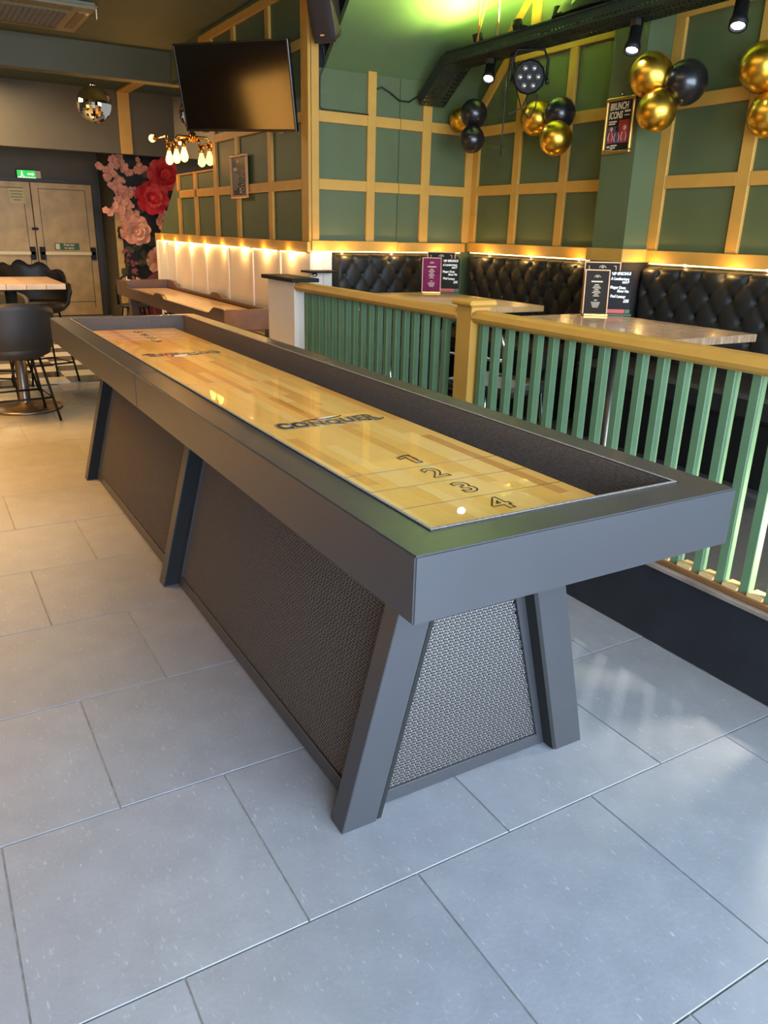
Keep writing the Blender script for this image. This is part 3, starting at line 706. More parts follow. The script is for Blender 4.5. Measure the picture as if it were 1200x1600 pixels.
for x, y, s_, m in ((-.058, -.03, .9, 'poster_pink'), (-.008, -.035, 1.0, 'poster_purple'), (.045, -.03, 1.05, 'poster_pink')):
    pts = [(x-.026*s_, -.092, .0108), (x+.026*s_, -.092, .0108), (x+.016*s_, y, .0108), (x-.016*s_, y, .0108)]
    hexa('print_figure', pts, [(a, b, .0112) for a, b, c_ in pts], m, t)
    o = lathe('print_figure', [(.014*s_, .0108), (.014*s_, .0114)], 'skin_tone' if m != 'poster_purple' else 'slate', t, 14, (x, y+.016*s_, 0))
    for sg in (-1, 1): tube('print_figure', [(x+sg*.012*s_, y-.004, .0114), (x+sg*.020*s_, y-.03, .0114), (x+sg*.013*s_, y-.05, .0114)], .0028, 'skin_tone', t, 5)
ptb(-.05, .0, -.108, -.101); ptb(-.05, -.012, -.120, -.113); ptb(-.086, -.03, -.128, -.125)
for i in range(3): ptb(-.079+.009*i, -.073+.009*i, -.116, -.106+.004*(i == 1))
M = basis((X0-.0225, 5.690, 1.706), (0, -1, 0), (0, 0, 1))
t = pframe('price_list_frame', 'black price list in a copper edged frame on the side wall', M, .33, .29, 'poster_black', 'copper_edge', .022)
text('print_lettering', 'HEAD', .034, 'print_cream', t, Matrix.Translation((-.085, .055, .0106)), off=.0016, ext=.0002)
for i, w_ in enumerate((.07, .13, .15, .13, .15, .12, .10, .14, .08)):
    box('print_line', (-.145, .026-.0155*i, .010), (-.145+w_, .032-.0155*i, .0108), 'print_grey', t)
for i in range(9): 
    for lo, hi in (((.045, .040-.0215*i), (.105, .043-.0215*i)), ((.045 if i % 2 else .10, .0225-.0215*i), ((.05 if i % 2 else .105), .040-.0215*i))):
        box('print_line', (lo[0], lo[1], .010), (hi[0], hi[1], .0108), 'print_grey', t)
for y in (-.098, -.122): lathe('print_dot', [(.011, .010), (.011, .0108)], 'print_cream', t, 10, (.02, y, 0))
lathe('print_dot', [(.014, .010), (.014, .0108)], 'print_grey', t, 10, (-.02, .115, 0))
hexa('print_block', [(-.160, -.14, .010), (-.115, -.14, .010), (-.130, -.105, .010), (-.16, -.095, .010)], [(-.160, -.14, .0108), (-.115, -.14, .0108), (-.130, -.105, .0108), (-.16, -.095, .0108)], 'poster_pink', t)

# ------------------------------------------------------------------ television on its arm
yw, pit, rol = -2.581, -0.23, -0.034
n = Vector((math.cos(yw)*math.cos(pit), math.sin(yw)*math.cos(pit), math.sin(pit)))
r = Vector((0, 0, 1)).cross(n).normalized(); u = n.cross(r)
r, u = r*math.cos(rol)+u*math.sin(rol), -r*math.sin(rol)+u*math.cos(rol)
tv = thing('television', 'large black television tilted down from the side wall', 'television'); TM = basis((1.543, 4.884, 2.23), r, u); tv.matrix_world = TM
w_, h_ = .97, .56
box('casing', (-w_/2, -h_/2, -.040), (w_/2, h_/2, -.004), 'tv_bezel', tv, .006)
box('screen', (-w_/2+.010, -h_/2+.018, -.004), (w_/2-.010, h_/2-.010, -.0015), 'tv_screen', tv)
for lo, hi in (((-w_/2, -h_/2, -.004), (w_/2, -h_/2+.018, 0)), ((-w_/2, h_/2-.010, -.004), (w_/2, h_/2, 0)), ((-w_/2, -h_/2+.018, -.004), (-w_/2+.010, h_/2-.010, 0)), ((w_/2-.010, -h_/2+.018, -.004), (w_/2, h_/2-.010, 0))):
    box('bezel', lo, hi, 'tv_bezel', tv, .001)
box('sensor', (.33, -h_/2-.010, -.02), (.38, -h_/2, -.006), 'steel', tv); box('sensor', (-.34, -h_/2-.008, -.02), (-.29, -h_/2, -.006), 'steel', tv)
TI = TM.inverted()
tube('wall_arm', [TI @ Vector((X0-.03, 5.02, 2.26)), TI @ Vector((1.72, 5.06, 2.25)), Vector((0, 0, -.05))], .022, 'black_metal', tv)
o = box('wall_plate', (X0-.035, 4.96, 2.12), (X0-.0225, 5.10, 2.40), 'black_metal'); mw_ = o.matrix_basis.copy(); o.parent = tv; o.matrix_local = TI @ mw_
box('mount_plate', (-.13, -.13, -.055), (.13, .13, -.0402), 'black_metal', tv)

# ------------------------------------------------------------------ loudspeaker on the corner
sp = thing('loudspeaker', 'dark brown wall loudspeaker mounted on the gold corner batten', 'speaker')
sn = Vector((-.80, -.52, -.38)).normalized(); sr = Vector((0, 0, 1)).cross(sn).normalized(); su = sn.cross(sr)
SM = basis((1.86, 4.16, 2.575), sr, su); sp.matrix_world = SM
w_, h_, d_ = .085, .15, .16
pr = [(-w_, -h_*.75), (-w_*.7, -h_), (w_*.7, -h_), (w_, -h_*.75), (w_, h_*.75), (w_*.7, h_), (-w_*.7, h_), (-w_, h_*.75)]
hexa('cabinet', [(x*.8, y*.9, -d_) for x, y in pr], [(x*1.04, y*1.03, -.02) for x, y in pr], 'speaker_side', sp, .004)
def sg(u_, v_):
    x = (u_*2-1)*w_; y = (v_*2-1)*h_
    e = max(abs(u_*2-1), abs(v_*2-1)); return (x*(1-.25*max(0, abs(v_*2-1)-.7)), y, .012*(1-e**4)-.02+.001)
grid('grille', 12, 16, sg, 'brown_speaker', sp)
box('badge', (-.015, -h_*.72, -.0), (.015, -h_*.66, .004), 'chrome', sp)
tube('bracket', [(0, 0, -d_), (.03, -.02, -d_-.05), SM.inverted() @ Vector((1.93, 4.365, 2.55))], .014, 'black_metal', sp)
tag(tube('speaker_cable', [(1.935, 4.36, 2.50), (1.985, 4.355, 2.45), (2.0, 4.36, 2.36), (1.965, 4.365, 2.28), (1.962, 4.366, 2.10), (1.975, 4.365, 2.083), (2.2, 4.364, 2.079), (2.34, 4.36, 2.077)], .004, 'black_plastic', None, 6), 'thin black cable drooping from the loudspeaker down the corner', 'cable')
tag(tube('wall_cable', [(2.41, 4.38, 2.245), (2.45, 4.372, 2.262), (2.52, 4.372, 2.235), (2.60, 4.372, 2.19), (2.68, 4.372, 2.19), (2.74, 4.372, 2.225), (2.78, 4.372, 2.25)], .006, 'black_plastic', None, 6), 'black cable swagged along the green wall under the soffit', 'cable')

# ------------------------------------------------------------------ ceiling cassette air conditioner
ac = thing('air_conditioner', 'beige ceiling cassette air conditioner', 'air conditioner', (.47, 6.62, 2.90))
box('panel', (-.475, -.475, -.045), (.475, .475, -.0), 'ac_panel', ac, .02, 2)
box('grille_frame', (-.30, -.30, -.052), (.30, .30, -.0452), 'ac_panel', ac, .003)
for i in range(24): box('grille_slat', (-.28, -.28+.0235*i, -.058), (.28, -.271+.0235*i, -.0522), 'ac_grille', ac)
for i in range(14): box('grille_bar', (-.28+.042*i, -.285, -.0605), (-.274+.042*i, .285, -.0582), 'ac_grille', ac)
for s in (-1, 1):
    box('air_flap', (s*.385-.035, -.30, -.050), (s*.385+.035, .30, -.0452), 'ac_grille', ac, .003); box('air_flap', (-.30, s*.385-.035, -.050), (.30, s*.385+.035, -.0452), 'ac_grille', ac, .003)
box('label_sticker', (.36, -.30, -.0465), (.44, -.22, -.0452), 'ac_label', ac)
box('loose_tag', (.465, -.42, -.10), (.472, -.405, -.03), 'ac_label', ac)

# ------------------------------------------------------------------ mirror ball
mb = thing('mirror_ball', 'silver mirror ball hanging below the ceiling beam', 'mirror ball', (1.34, 8.5, 2.49))
bm = bmesh.new(); bmesh.ops.create_uvsphere(bm, u_segments=36, v_segments=20, radius=.178)
for f_ in bm.faces: f_.smooth = False
obj('mirror_tiles', bm, 'mirror', mb)
lathe('collar', [(.03, .165), (.03, .195), (.012, .20)], 'chrome', mb, 12)
tube('cord', [(0, 0, .19), (0, 0, .37)], .005, 'black_plastic', mb, 6)

# ------------------------------------------------------------------ wall mirror and bulb lamp
tag(box('wall_mirror', (X0-.012, 6.372, 1.802), (X0-.001, 7.515, 2.60), 'mirror'), 'mirror on the side wall below and behind the television', 'mirror')
wl = thing('wall_lamp', 'brass pipe wall lamp with glowing filament bulbs', 'lamp', (X0-.012, 6.95, 2.10))
tube('back_plate', [(-.0, 0, 0), (-.022, 0, 0)], [.05, .045], 'brass', wl, 16)
tube('pipe', [(-.02, 0, 0), (-.14, 0, 0), (-.16, 0, -.03), (-.16, 0, -.05)], .012, 'brass', wl)
tube('pipe', [(-.16, -.26, -.05), (-.16, .30, -.05)], .012, 'brass', wl)
tube('pipe', [(-.16, .30, -.05), (-.16, .30, .02), (-.16, .66, .03)], .012, 'brass', wl)
def bulb(x, y, z, d):
    d = Vector(d); q = d.to_track_quat('Z', 'Y').to_matrix().to_4x4(); M_ = Matrix.Translation((x, y, z)) @ q
    s_ = lathe('socket', [(.020, 0), (.022, .03), (.026, .05), (.020, .065)], 'brass', wl, 12, M=M_)
    lathe('bulb', [(.014, .062), (.020, .085), (.034, .13), (.036, .15), (.028, .175), (.010, .188)], 'bulb_glass', wl, 14, M=M_)
for y in (-.24, .0, .24): bulb(-.16, y, -.05, (0, 0, -1))
bulb(-.16, .66, .03, (0, 1, .05))
for y in (-.24, .0, .24): point('wall_lamp_glow', (X0-.172, 6.95+y, 1.90), 11, (1.0, .48, .12), .035)
point('wall_lamp_glow', (X0-.172, 7.80, 2.13), 16, (1.0, .50, .13), .035)

# ------------------------------------------------------------------ LED tapes under the gold rails
def led(label, p0, p1, nhot, power):
    p0, p1 = Vector(p0), Vector(p1); t = thing('led_strip', label, 'light strip', p0)
    d = p1-p0; tube('tape', [(0, 0, 0), d], .004, 'led_tape', t, 6)
    for i in range(nhot):
        q = d*((i+.5)/nhot); o = lathe('lamp', [(.004, -.008), (.010, -.003), (.010, .003), (.004, .006)], 'led_hot', t, 10, q)
    return t
led('warm light strip under the gold rail along the white wainscot', (X0-.020, 4.45, 1.146), (X0-.020, 8.38, 1.146), 8, 1)
for i in range(8): point('wainscot_led', (X0-.045, 4.45+3.93*(i+.5)/8, 1.135), 1.7, (1.0, .55, .16), .012)
led('warm light strip under the gold rail of the booth back wall', (1.93, Y1-.022, 1.160), (3.2, Y1-.022, 1.160), 3, 1)
for x in (1.95, 2.14, 2.56, 2.98): point('booth_led', (x, Y1-.10, 1.152), .8, (1.0, .58, .18), .012)
led('warm light strip under the gold rail between corner and pillar', (X2-.024, 4.33, 1.164), (X2-.024, 2.86, 1.164), 3, 1)
led('warm light strip under the gold rail right of the pillar', (X2-.024, 2.50, 1.164), (X2-.024, .9, 1.164), 3, 1)
for y in (4.1, 3.6, 3.1, 2.45, 1.9, 1.4): point('booth_led', (X2-.10, y, 1.156), .8, (1.0, .58, .18), .012)

# ------------------------------------------------------------------ balloons
bb = bmesh.new(); bmesh.ops.create_uvsphere(bb, u_segments=28, v_segments=18, radius=1)
for v in bb.verts:
    z = v.co.z
    if z < 0: v.co.x *= 1-.10*z*z; v.co.y *= 1-.10*z*z; v.co.z *= 1.12
for f_ in bb.faces: f_.smooth = True
bal_me = bpy.data.meshes.new('balloon'); bb.to_mesh(bal_me); bb.free(); bal_me.materials.append(MATS['gold_balloon'])
bal_mk = bal_me.copy(); bal_mk.materials.clear(); bal_mk.materials.append(MATS['black_balloon'])
kn = bmesh.new(); bmesh.ops.create_cone(kn, segments=10, radius1=.13, radius2=.03, depth=.16, cap_ends=True); kn_me = bpy.data.meshes.new('knot'); kn.to_mesh(kn_me); kn.free()
def balloon(label, y, z, r_, gold, centre, x=None, group='balloon clusters on the booth wall'):
    x = x if x is not None else X2-r_*1.02-.024
    t = thing('balloon', label, 'balloon', (x, y, z), 0, group)
    d = Vector((x+.05, centre[0], centre[1]))-Vector((x, y, z)); q = (-d).to_track_quat('Z', 'Y').to_matrix().to_4x4()
    o = bpy.data.objects.new('skin', bal_me if gold else bal_mk); COL.objects.link(o); o.parent = t; o.matrix_local = q @ Matrix.Scale(r_, 4)
    k = bpy.data.objects.new('knot', kn_me.copy()); COL.objects.link(k); k.data.materials.append(MATS['gold_balloon' if gold else 'black_balloon']); k.parent = t; k.matrix_local = q @ Matrix.Translation((0, 0, -r_*1.17)) @ Matrix.Scale(r_, 4)
C1 = (4.02, 2.03)
balloon('gold balloon half hidden behind two black balloons in the corner', 4.275, 2.10, .084, True, C1, 3.075)
balloon('upper black balloon of the corner cluster', 4.015, 2.109, .094, False, C1, 3.0)
balloon('lower black balloon of the corner cluster', 3.965, 1.934, .090, False, C1, 2.96)
C2 = (3.36, 1.985)
balloon('left gold balloon of the cluster under the stage light', 3.529, 2.046, .108, True, C2)
balloon('black balloon of the cluster under the stage light', 3.312, 2.055, .100, False, C2)
balloon('lower gold balloon of the cluster under the stage light', 3.225, 1.895, .104, True, C2, 3.08)
C3 = (2.33, 2.06)
balloon('upper gold balloon of the cluster right of the poster', 2.420, 2.139, .113, True, C3, 3.0)
balloon('black balloon of the cluster right of the poster', 2.255, 2.092, .112, False, C3, 3.09)
balloon('lower gold balloon of the cluster right of the poster', 2.33, 1.953, .105, True, C3, 2.98)
C4 = (1.80, 2.0)
balloon('upper gold balloon cut by the right edge of the photo', 1.845, 2.116, .116, True, C4)
balloon('lower gold balloon cut by the right edge of the photo', 1.775, 1.897, .106, True, C4)
# ------------------------------------------------------------------ perforated lighting tray over the booths
tr = thing('cable_tray', 'dark perforated cable tray with bent end hanging over the booths', 'cable tray', (2.85, 2.4, 2.35))
TO = Vector(tr.location)
def tp(o): o.parent = tr; o.location = Vector(o.location)-TO; return o
def perf(name, O, ux, uy, w, l, nx, ny):
    """plate in ux,uy with small round-ish holes"""
    O, ux, uy = Vector(O), Vector(ux), Vector(uy); bm = bmesh.new()
    px, py = w/nx, l/ny
    for j in range(ny):
        for i in range(nx):
            c_ = O+ux*((i+.5)*px)+uy*((j+.5)*py); hx, hy = px/2, py/2
            rx, ry = min(px*.30, .012), min(py*.22, .006)
            if (i % 4) == 3: rx = ry = .0003
            o_ = [bm.verts.new(c_+ux*a*hx+uy*b*hy) for a, b in ((-1, -1), (1, -1), (1, 1), (-1, 1))]
            k_ = [bm.verts.new(c_+ux*a*rx+uy*b*ry) for a, b in ((-1, -1), (1, -1), (1, 1), (-1, 1))]
            for q in range(4): bm.faces.new((o_[q], o_[(q+1) % 4], k_[(q+1) % 4], k_[q]))
    return tp(obj(name, bm, 'tray_green'))
TX0, TX1 = 2.745, 2.955
perf('tray_bed', (TX0, .4, 2.388), (1, 0, 0), (0, 1, 0), TX1-TX0, 3.62, 7, 116)
sl_d = Vector((0, .31, -.215)); sl_l = sl_d.length
perf('bent_end', (TX0, 4.02, 2.388), (1, 0, 0), sl_d.normalized(), TX1-TX0, sl_l, 7, 11)
def slots(name, x):
    bm = bmesh.new(); n_ = 120
    for k in range(n_):
        y0 = .4+3.62*k/n_; y1 = .4+3.62*(k+1)/n_
        for z0, z1 in ((2.388, 2.404), (2.412, 2.46)): bm_box(bm, (x, y0, z0), (x+.003, y1, z1))
        bm_box(bm, (x, y0, 2.404), (x+.003, y0+.018, 2.412))
    return tp(obj(name, bm, 'tray_green'))
slots('side_flange', TX0-.003); slots('side_flange', TX1)
tp(box('flange_lip', (TX0-.012, .4, 2.452), (TX0, 4.02, 2.462), 'tray_green')); tp(box('flange_lip', (TX1, .4, 2.452), (TX1+.012, 4.02, 2.462), 'tray_green'))
for x in (TX0-.003, TX1):
    tp(prism('side_flange', [(x, 4.02, 2.388), (x, 4.33, 2.173), (x, 4.36, 2.235), (x, 4.08, 2.44), (x, 4.02, 2.46)], (.003, 0, 0), 'tray_green'))
for y in (.9, 1.7, 2.5, 3.2): tp(box('cross_bar', (TX0-.03, y, 2.462), (TX1+.03, y+.04, 2.475), 'black_metal'))
for i in range(4):
    x = 2.785+.045*i
    tp(tube('cable', [(x, .4, 2.408+.006*(i % 3)), (x+.01, 1.6, 2.404), (x-.01, 2.6, 2.410), (x, 4.0, 2.404)], .011, 'black_plastic', None, 6))
for y, y2, z2 in ((3.70, 3.70, 3.0), (3.72, 3.42, 3.25), (3.50, 3.50, 3.17)):
    tp(tube('hanger_wire', [(2.77, y, 2.46), (2.77, y2, z2)], .006, 'gold_paint', None, 6))
# rounded black fixture lying on the tray
dm = thing('tray_fixture', 'low black rounded fixture lying on the cable tray', 'light fixture', (2.82, 2.72, 2.475))
def fx(u_, v_):
    a = v_*PI/2; return (.10*math.cos(a)*math.cos(u_*2*PI), .28*math.cos(a)*math.sin(u_*2*PI), .10*math.sin(a)**.7)
grid('housing', 28, 9, fx, 'black_plastic', dm, closed_u=True)
box('base', (-.08, -.24, .0), (.08, .24, .012), 'black_metal', dm); lathe('lens', [(.018, 0), (.02, .004), (.012, .010)], 'chrome', dm, 12, M=basis((-.095, .06, .03), (0, 1, 0), (0, 0, 1)))
# spotlights
def spotlight(label, x, y, z, d, power):
    t = thing('spotlight', label, 'spotlight', (x, y, z), 0, 'white spotlights on the cable tray')
    d = Vector(d).normalized(); M_ = d.to_track_quat('Z', 'Y').to_matrix().to_4x4()
    lathe('can', [(.020, -.16), (.030, -.155), (.034, -.02), (.042, .0), (.042, .03), (.034, .03), (.030, .004)], 'black_metal', t, 16, M=M_)
    lathe('lamp', [(.030, .005), (.030, .018), (.012, .024)], 'spot_hot', t, 14, M=M_)
    top = Vector((0, 0, 2.387-z)); p = -d*.09
    tube('yoke', [p, p*.6+top*.5, top], .007, 'black_metal', t, 6); box('clamp', (-.02, -.02, top.z-.03), (.02, .02, top.z-.001), 'steel', t)
    spot('spotlight_beam', Vector((x, y, z))+d*.04, d, power, (.92, .96, 1.0), 0.9, .7, .03)
spotlight('lit white spotlight at the bent far end of the tray', 2.86, 3.68, 2.285, (-.42, -.40, -.80), 40)
spotlight('lit white spotlight above the framed poster', 2.86, 2.44, 2.262, (-.36, -.22, -.88), 40)
spotlight('lit white spotlight near the top right corner of the photo', 2.86, 1.80, 2.262, (-.36, -.24, -.88), 40)
# seven-lens stage light
pl = thing('stage_light', 'round black stage light with seven lenses hanging from the tray', 'stage light')
pd = (CAM_POS+Vector((0, 0, -.3))-Vector((2.84, 3.25, 2.24))).normalized()
PM = basis((2.86, 3.27, 2.225), Vector((0, 0, 1)).cross(pd), Vector((0, 0, 1))); PM = PM if (PM.to_3x3() @ Vector((0, 0, 1))).dot(pd) > 0 else PM
pl.matrix_world = PM
lathe('housing', [(.04, -.10), (.085, -.085), (.098, -.02), (.100, .0), (.092, .008), (.088, .004)], 'black_metal', pl, 12, flat=True)
for i in range(7):
    a = i*PI/3; x, y = (0, 0) if i == 6 else (.055*math.cos(a), .055*math.sin(a))
    lathe('lens', [(.018, .004), (.017, .012), (.008, .017)], 'lens', pl, 12, (x, y, 0))
tube('bracket', [(-.108, -.02, -.03), (-.108, .10, -.03), (-.08, .155, -.03), (.08, .155, -.03), (.108, .10, -.03), (.108, -.02, -.03)], .008, 'black_metal', pl, 6)
for s in (-1, 1): lathe('bracket_knob', [(.016, 0), (.016, .02)], 'black_plastic', pl, 10, M=basis((s*.103, -.02, -.03), (0, 1, 0), (0, 0, 1)))
tube('lead', [(0, -.09, -.06), (-.03, -.16, -.06), (-.10, -.20, -.04), (-.13, -.18, -.03)], .004, 'black_plastic', pl, 6)
tag(tube('hanging_lead', [(2.86, 3.46, 2.384), (2.87, 3.50, 2.20), (2.88, 3.52, 2.05), (2.885, 3.53, 1.90), (2.885, 3.53, 1.80)], .004, 'black_plastic', None, 6), 'thin black lead dangling straight down from the tray', 'cable')
tag(tube('looped_lead', [(2.86, 3.44, 2.384), (2.87, 3.40, 2.18), (2.88, 3.34, 2.05), (2.88, 3.26, 1.995), (2.87, 3.20, 2.05), (2.86, 3.18, 2.12)], .004, 'black_plastic', None, 6), 'thin black lead looping from the tray up to the stage light', 'cable')
# assumed green and yellow uplights on the tray, inferred from the soffit glow
def uplight(label, x, y, z, d, power, color, ang):
    t = thing('uplight', label, 'uplight', (x, y, z), 0, 'assumed coloured uplights on the tray')
    d = Vector(d).normalized(); M_ = d.to_track_quat('Z', 'Y').to_matrix().to_4x4()
    lathe('can', [(.02, -.02), (.03, -.015), (.034, .05), (.028, .05), (.026, .03)], 'black_metal', t, 14, M=M_)
    spot('assumed_uplight_beam', Vector((x, y, z))+d*.055, d, power, color, ang, .7, .02)
uplight('assumed small uplight on the far half of the tray washing the soffit yellow green', 2.85, 3.80, 2.50, (-.35, .0, .9), 42, (.92, 1.0, .30), 2.9)
uplight('assumed small uplight on the tray washing the soffit green', 2.85, 3.40, 2.50, (-.1, .25, 1), 150, (.70, 1.0, .20), 2.8)
uplight('assumed small uplight on the tray washing the upper wall yellow', 2.85, 3.05, 2.50, (.35, .1, 1), 60, (.90, 1.0, .24), 2.6)

# ------------------------------------------------------------------ rear doors
def door(name, label, x0, x1, hinge):
    d = struct(box(name, (x0, 11.655, .01), (x1, 11.70, 1.83), 'door_metal', None, .003), label, 'door'); O_ = Vector(d.location)
    def dp(o, p=None): o.parent = p or d; o.location = Vector(o.location)-O_-(Vector(p.location) if p else Vector((0, 0, 0))); return o
    for lo, hi in (((x0+.09, 1.745), (x1-.09, 1.753)), ((x0+.09, .955), (x0+.098, 1.745)), ((x1-.098, .955), (x1-.09, 1.745)), ((x0+.09, .12), (x0+.098, .80)), ((x1-.098, .12), (x1-.09, .80)), ((x0+.09, .20), (x1-.09, .208))):
        dp(box('panel_groove', (lo[0], 11.652, lo[1]), (hi[0], 11.655, hi[1]), 'door_frame'))
    b = dp(box('push_bar', (x0+.03, 11.60, .865), (x1-.03, 11.635, .915), 'cream_bar', None, .006))
    for x in (x0+.06, x1-.06): dp(box('bar_bracket', (x-.035, 11.60, .80), (x+.035, 11.6549, .975), 'black_metal', None, .004), b)
    return d, dp
d1, dp1 = door('door_1', 'right leaf of the scuffed metal double doors with push bar', 1.03, 1.845, 1)
d2, dp2 = door('door_2', 'left leaf of the scuffed metal double doors with push bar', .205, 1.02, -1)
s_ = dp1(box('sign', (1.26, 11.650, .935), (1.60, 11.654, 1.03), 'sign_green')); 
dp1(box('sign_icon', (1.275, 11.648, .945), (1.33, 11.650, 1.02), 'cream_bar'))
dp1(text('sign_lettering', 'Push bar\nto open', .042, 'cream_bar', None, basis((1.46, 11.6485, .985), (1, 0, 0), (0, 0, 1)), off=.001, ext=.0005))
dp2(box('sign', (.74, 11.650, 1.55), (.94, 11.654, 1.74), 'sign_yellow'))
for i, w_ in enumerate((.17, .15, .16, .10)): dp2(box('print_line', (.84-w_/2, 11.648, 1.70-.038*i), (.84+w_/2, 11.650, 1.71-.038*i), 'rail_brown'))
dp1(box('hasp', (.985, 11.63, 1.20), (1.07, 11.654, 1.235), 'black_metal'))
struct(box('door_frame', (1.848, 11.63, 0), (1.925, 11.70, 1.875), 'door_frame'), 'dark jamb right of the double doors', 'door frame')
struct(box('trim_2', (.13, 11.63, 1.835), (1.848, 11.70, 1.875), 'door_frame'), 'dark head trim above the double doors', 'trim')
# closer arms and sign above
ex = thing('exit_sign', 'green lit emergency exit sign above the double doors', 'exit sign', (1.03, 11.66, 1.93))
box('housing', (-.16, -.02, -.055), (.16, .02, .055), 'black_plastic', ex, .004)
box('sign_face', (-.152, -.024, -.047), (.085, -.020, .047), 'exit_green', ex); box('end_cap', (.088, -.024, -.047), (.152, -.020, .047), 'exit_end', ex)
box('arrow', (-.02, -.026, -.008), (.04, -.024, .008), 'exit_white', ex)
hexa('arrow', [(.04, -.026, -.022), (.04, -.026, .022), (.07, -.026, 0)], [(.04, -.024, -.022), (.04, -.024, .022), (.07, -.024, 0)], 'exit_white', ex)
box('running_figure', (-.10, -.026, -.02), (-.08, -.024, .02), 'exit_white', ex); box('running_figure', (-.098, -.026, .024), (-.082, -.024, .038), 'exit_white', ex)
for a in ((-.12, -.04), (-.06, -.035)): tube('running_figure', [(-.09, -.025, -.015), (a[0], -.025, a[1])], .005, 'exit_white', ex, 5)
box('light_edge', (-.15, -.026, -.050), (.085, -.022, -.040), 'exit_white', ex)

# ------------------------------------------------------------------ floral mural
mu = thing('floral_mural', 'raised mural of big roses and pink blossom on the black rear wall', 'mural', (2.4, 10.9, 0))
MO = Vector(mu.location)
def petal_mesh(w, l, m, ruffle):
    vs = []; fs = []; nu, nv = 7, 6
    for j in range(nv):
        for i in range(nu):
            a = (i/(nu-1)*2-1); b = j/(nv-1)
            x = a*w*(.25+.75*math.sin(PI*(.12+.70*b)))*1.0
            y = b*l-abs(a)**2*.18*l*b
            z = .30*l*b*b*.8-.10*l*(a*a)*(1-b)+ruffle*l*math.sin(a*5+1)*b*b
            vs.append((x, y, z))
    for j in range(nv-1):
        for i in range(nu-1): q = j*nu+i; fs.append((q, q+1, q+nu+1, q+nu))
    me = bpy.data.meshes.new('petal'); me.from_pydata(vs, [], fs); me.update()
    for p_ in me.polygons: p_.use_smooth = True
    me.materials.append(MATS[m]); return me
def rose(x, z, R_, m, m2, seed):
    rr = random.Random(seed)
    me1 = petal_mesh(R_*.52, R_, m, .08); me2 = petal_mesh(R_*.40, R_*.72, m2, .06); me3 = petal_mesh(R_*.26, R_*.45, m, .05)
    bm = bmesh.new(); bmesh.ops.create_uvsphere(bm, u_segments=12, v_segments=8, radius=R_*.16)
    for f_ in bm.faces: f_.smooth = True
    c_ = obj('rose', bm, m2, mu); c_.location = Vector((x, 10.90-R_*.72, z))-MO
    for me, n_, tilt, y0, jit in ((me1, 8, .12, .24, .2), (me2, 7, .55, .16, .25), (me3, 6, .95, .08, .3)):
        ph = rr.uniform(0, 6)
        for k in range(n_):
            a = ph+2*PI*k/n_+rr.uniform(-jit, jit)*.5
            o = bpy.data.objects.new('petal', me); COL.objects.link(o); o.parent = c_
            o.matrix_local = Matrix.Translation((0, R_*y0, 0)) @ Matrix.Rotation(a, 4, 'Y') @ Matrix.Rotation(PI/2+0.0, 4, 'X') @ Matrix.Rotation(tilt*.7, 4, 'X') @ Matrix.Scale(rr.uniform(.88, 1.06), 4)
rose(2.66, 1.97, .255, 'rose_red', 'rose_crimson', 1)
rose(2.47, 1.665, .245, 'rose_crimson', 'rose_red', 2)
rose(2.215, 1.225, .225, 'rose_peach', 'rose_pale', 3)
rose(2.52, .84, .21, 'rose_pale', 'rose_peach', 4)
rose(2.66, 1.36, .15, 'rose_peach', 'rose_pale', 5)
rose(2.95, 2.06, .17, 'rose_peach', 'rose_pale', 6)
bm = bmesh.new()
for k in range(5):
    a = 2*PI*k/5; c_ = Vector((math.cos(a)*.55, 0, math.sin(a)*.55))
    vs = [bm.verts.new(c_+Vector((math.cos(b)*.52, -.25+.30*math.hypot(*(c_+Vector((math.cos(b)*.5, 0, math.sin(b)*.5))).xz)*-.6, math.sin(b)*.52))) for b in [2*PI*q/7 for q in range(7)]]
    cc = bm.verts.new(c_+Vector((0, -.05, 0)))
    for q in range(7): bm.faces.new((vs[q], vs[(q+1) % 7], cc))
bl = bpy.data.meshes.new('blossom'); bm.to_mesh(bl); bm.free(); bl.materials.append(MATS['blossom_pink']); bl2 = bl.copy(); bl2.materials.clear(); bl2.materials.append(MATS['blossom_purple'])
rb = random.Random(11)
def spray(p0, p1, n_, wid, me, size):
    tube('twig', [Vector((p0[0], 10.885, p0[1]))-MO, Vector((p1[0], 10.885, p1[1]))-MO], .008, 'twig', mu, 5)
    for k in range(n_):
        t_ = rb.random(); x = p0[0]+(p1[0]-p0[0])*t_+rb.gauss(0, wid); z = p0[1]+(p1[1]-p0[1])*t_+rb.gauss(0, wid)
        o = bpy.data.objects.new('blossom', me); COL.objects.link(o); o.parent = mu
        y = 10.87-rb.uniform(0, .05)-(0 if x > 1.99 else 0)
        o.location = Vector((x, y, z))-MO; s_ = size*rb.uniform(.7, 1.25); o.scale = (s_, s_, s_); o.rotation_euler = (rb.uniform(-.5, .5), rb.uniform(0, 6), rb.uniform(-.5, .5))
spray((2.10, 1.86), (1.80, 2.05), 20, .035, bl, .042)
spray((2.02, 2.15), (2.24, 1.98), 22, .035, bl, .042)
spray((2.38, 2.15), (2.34, 1.95), 14, .03, bl, .040)
spray((1.93, 1.82), (2.20, 1.70), 26, .045, bl, .042)
spray((2.12, 1.72), (2.16, 1.48), 22, .05, bl, .042)
spray((2.12, 1.50), (1.87, 1.46), 18, .035, bl, .042)
spray((2.10, 1.0), (2.18, .62), 16, .025, bl2, .030)
spray((2.44, 1.02), (2.42, .80), 9, .02, bl2, .028)
spray((2.18, .62), (2.25, .48), 5, .02, bl, .045)
lf = petal_mesh(.05, .13, 'leaf_dark', .02); lf.name = 'leaf'
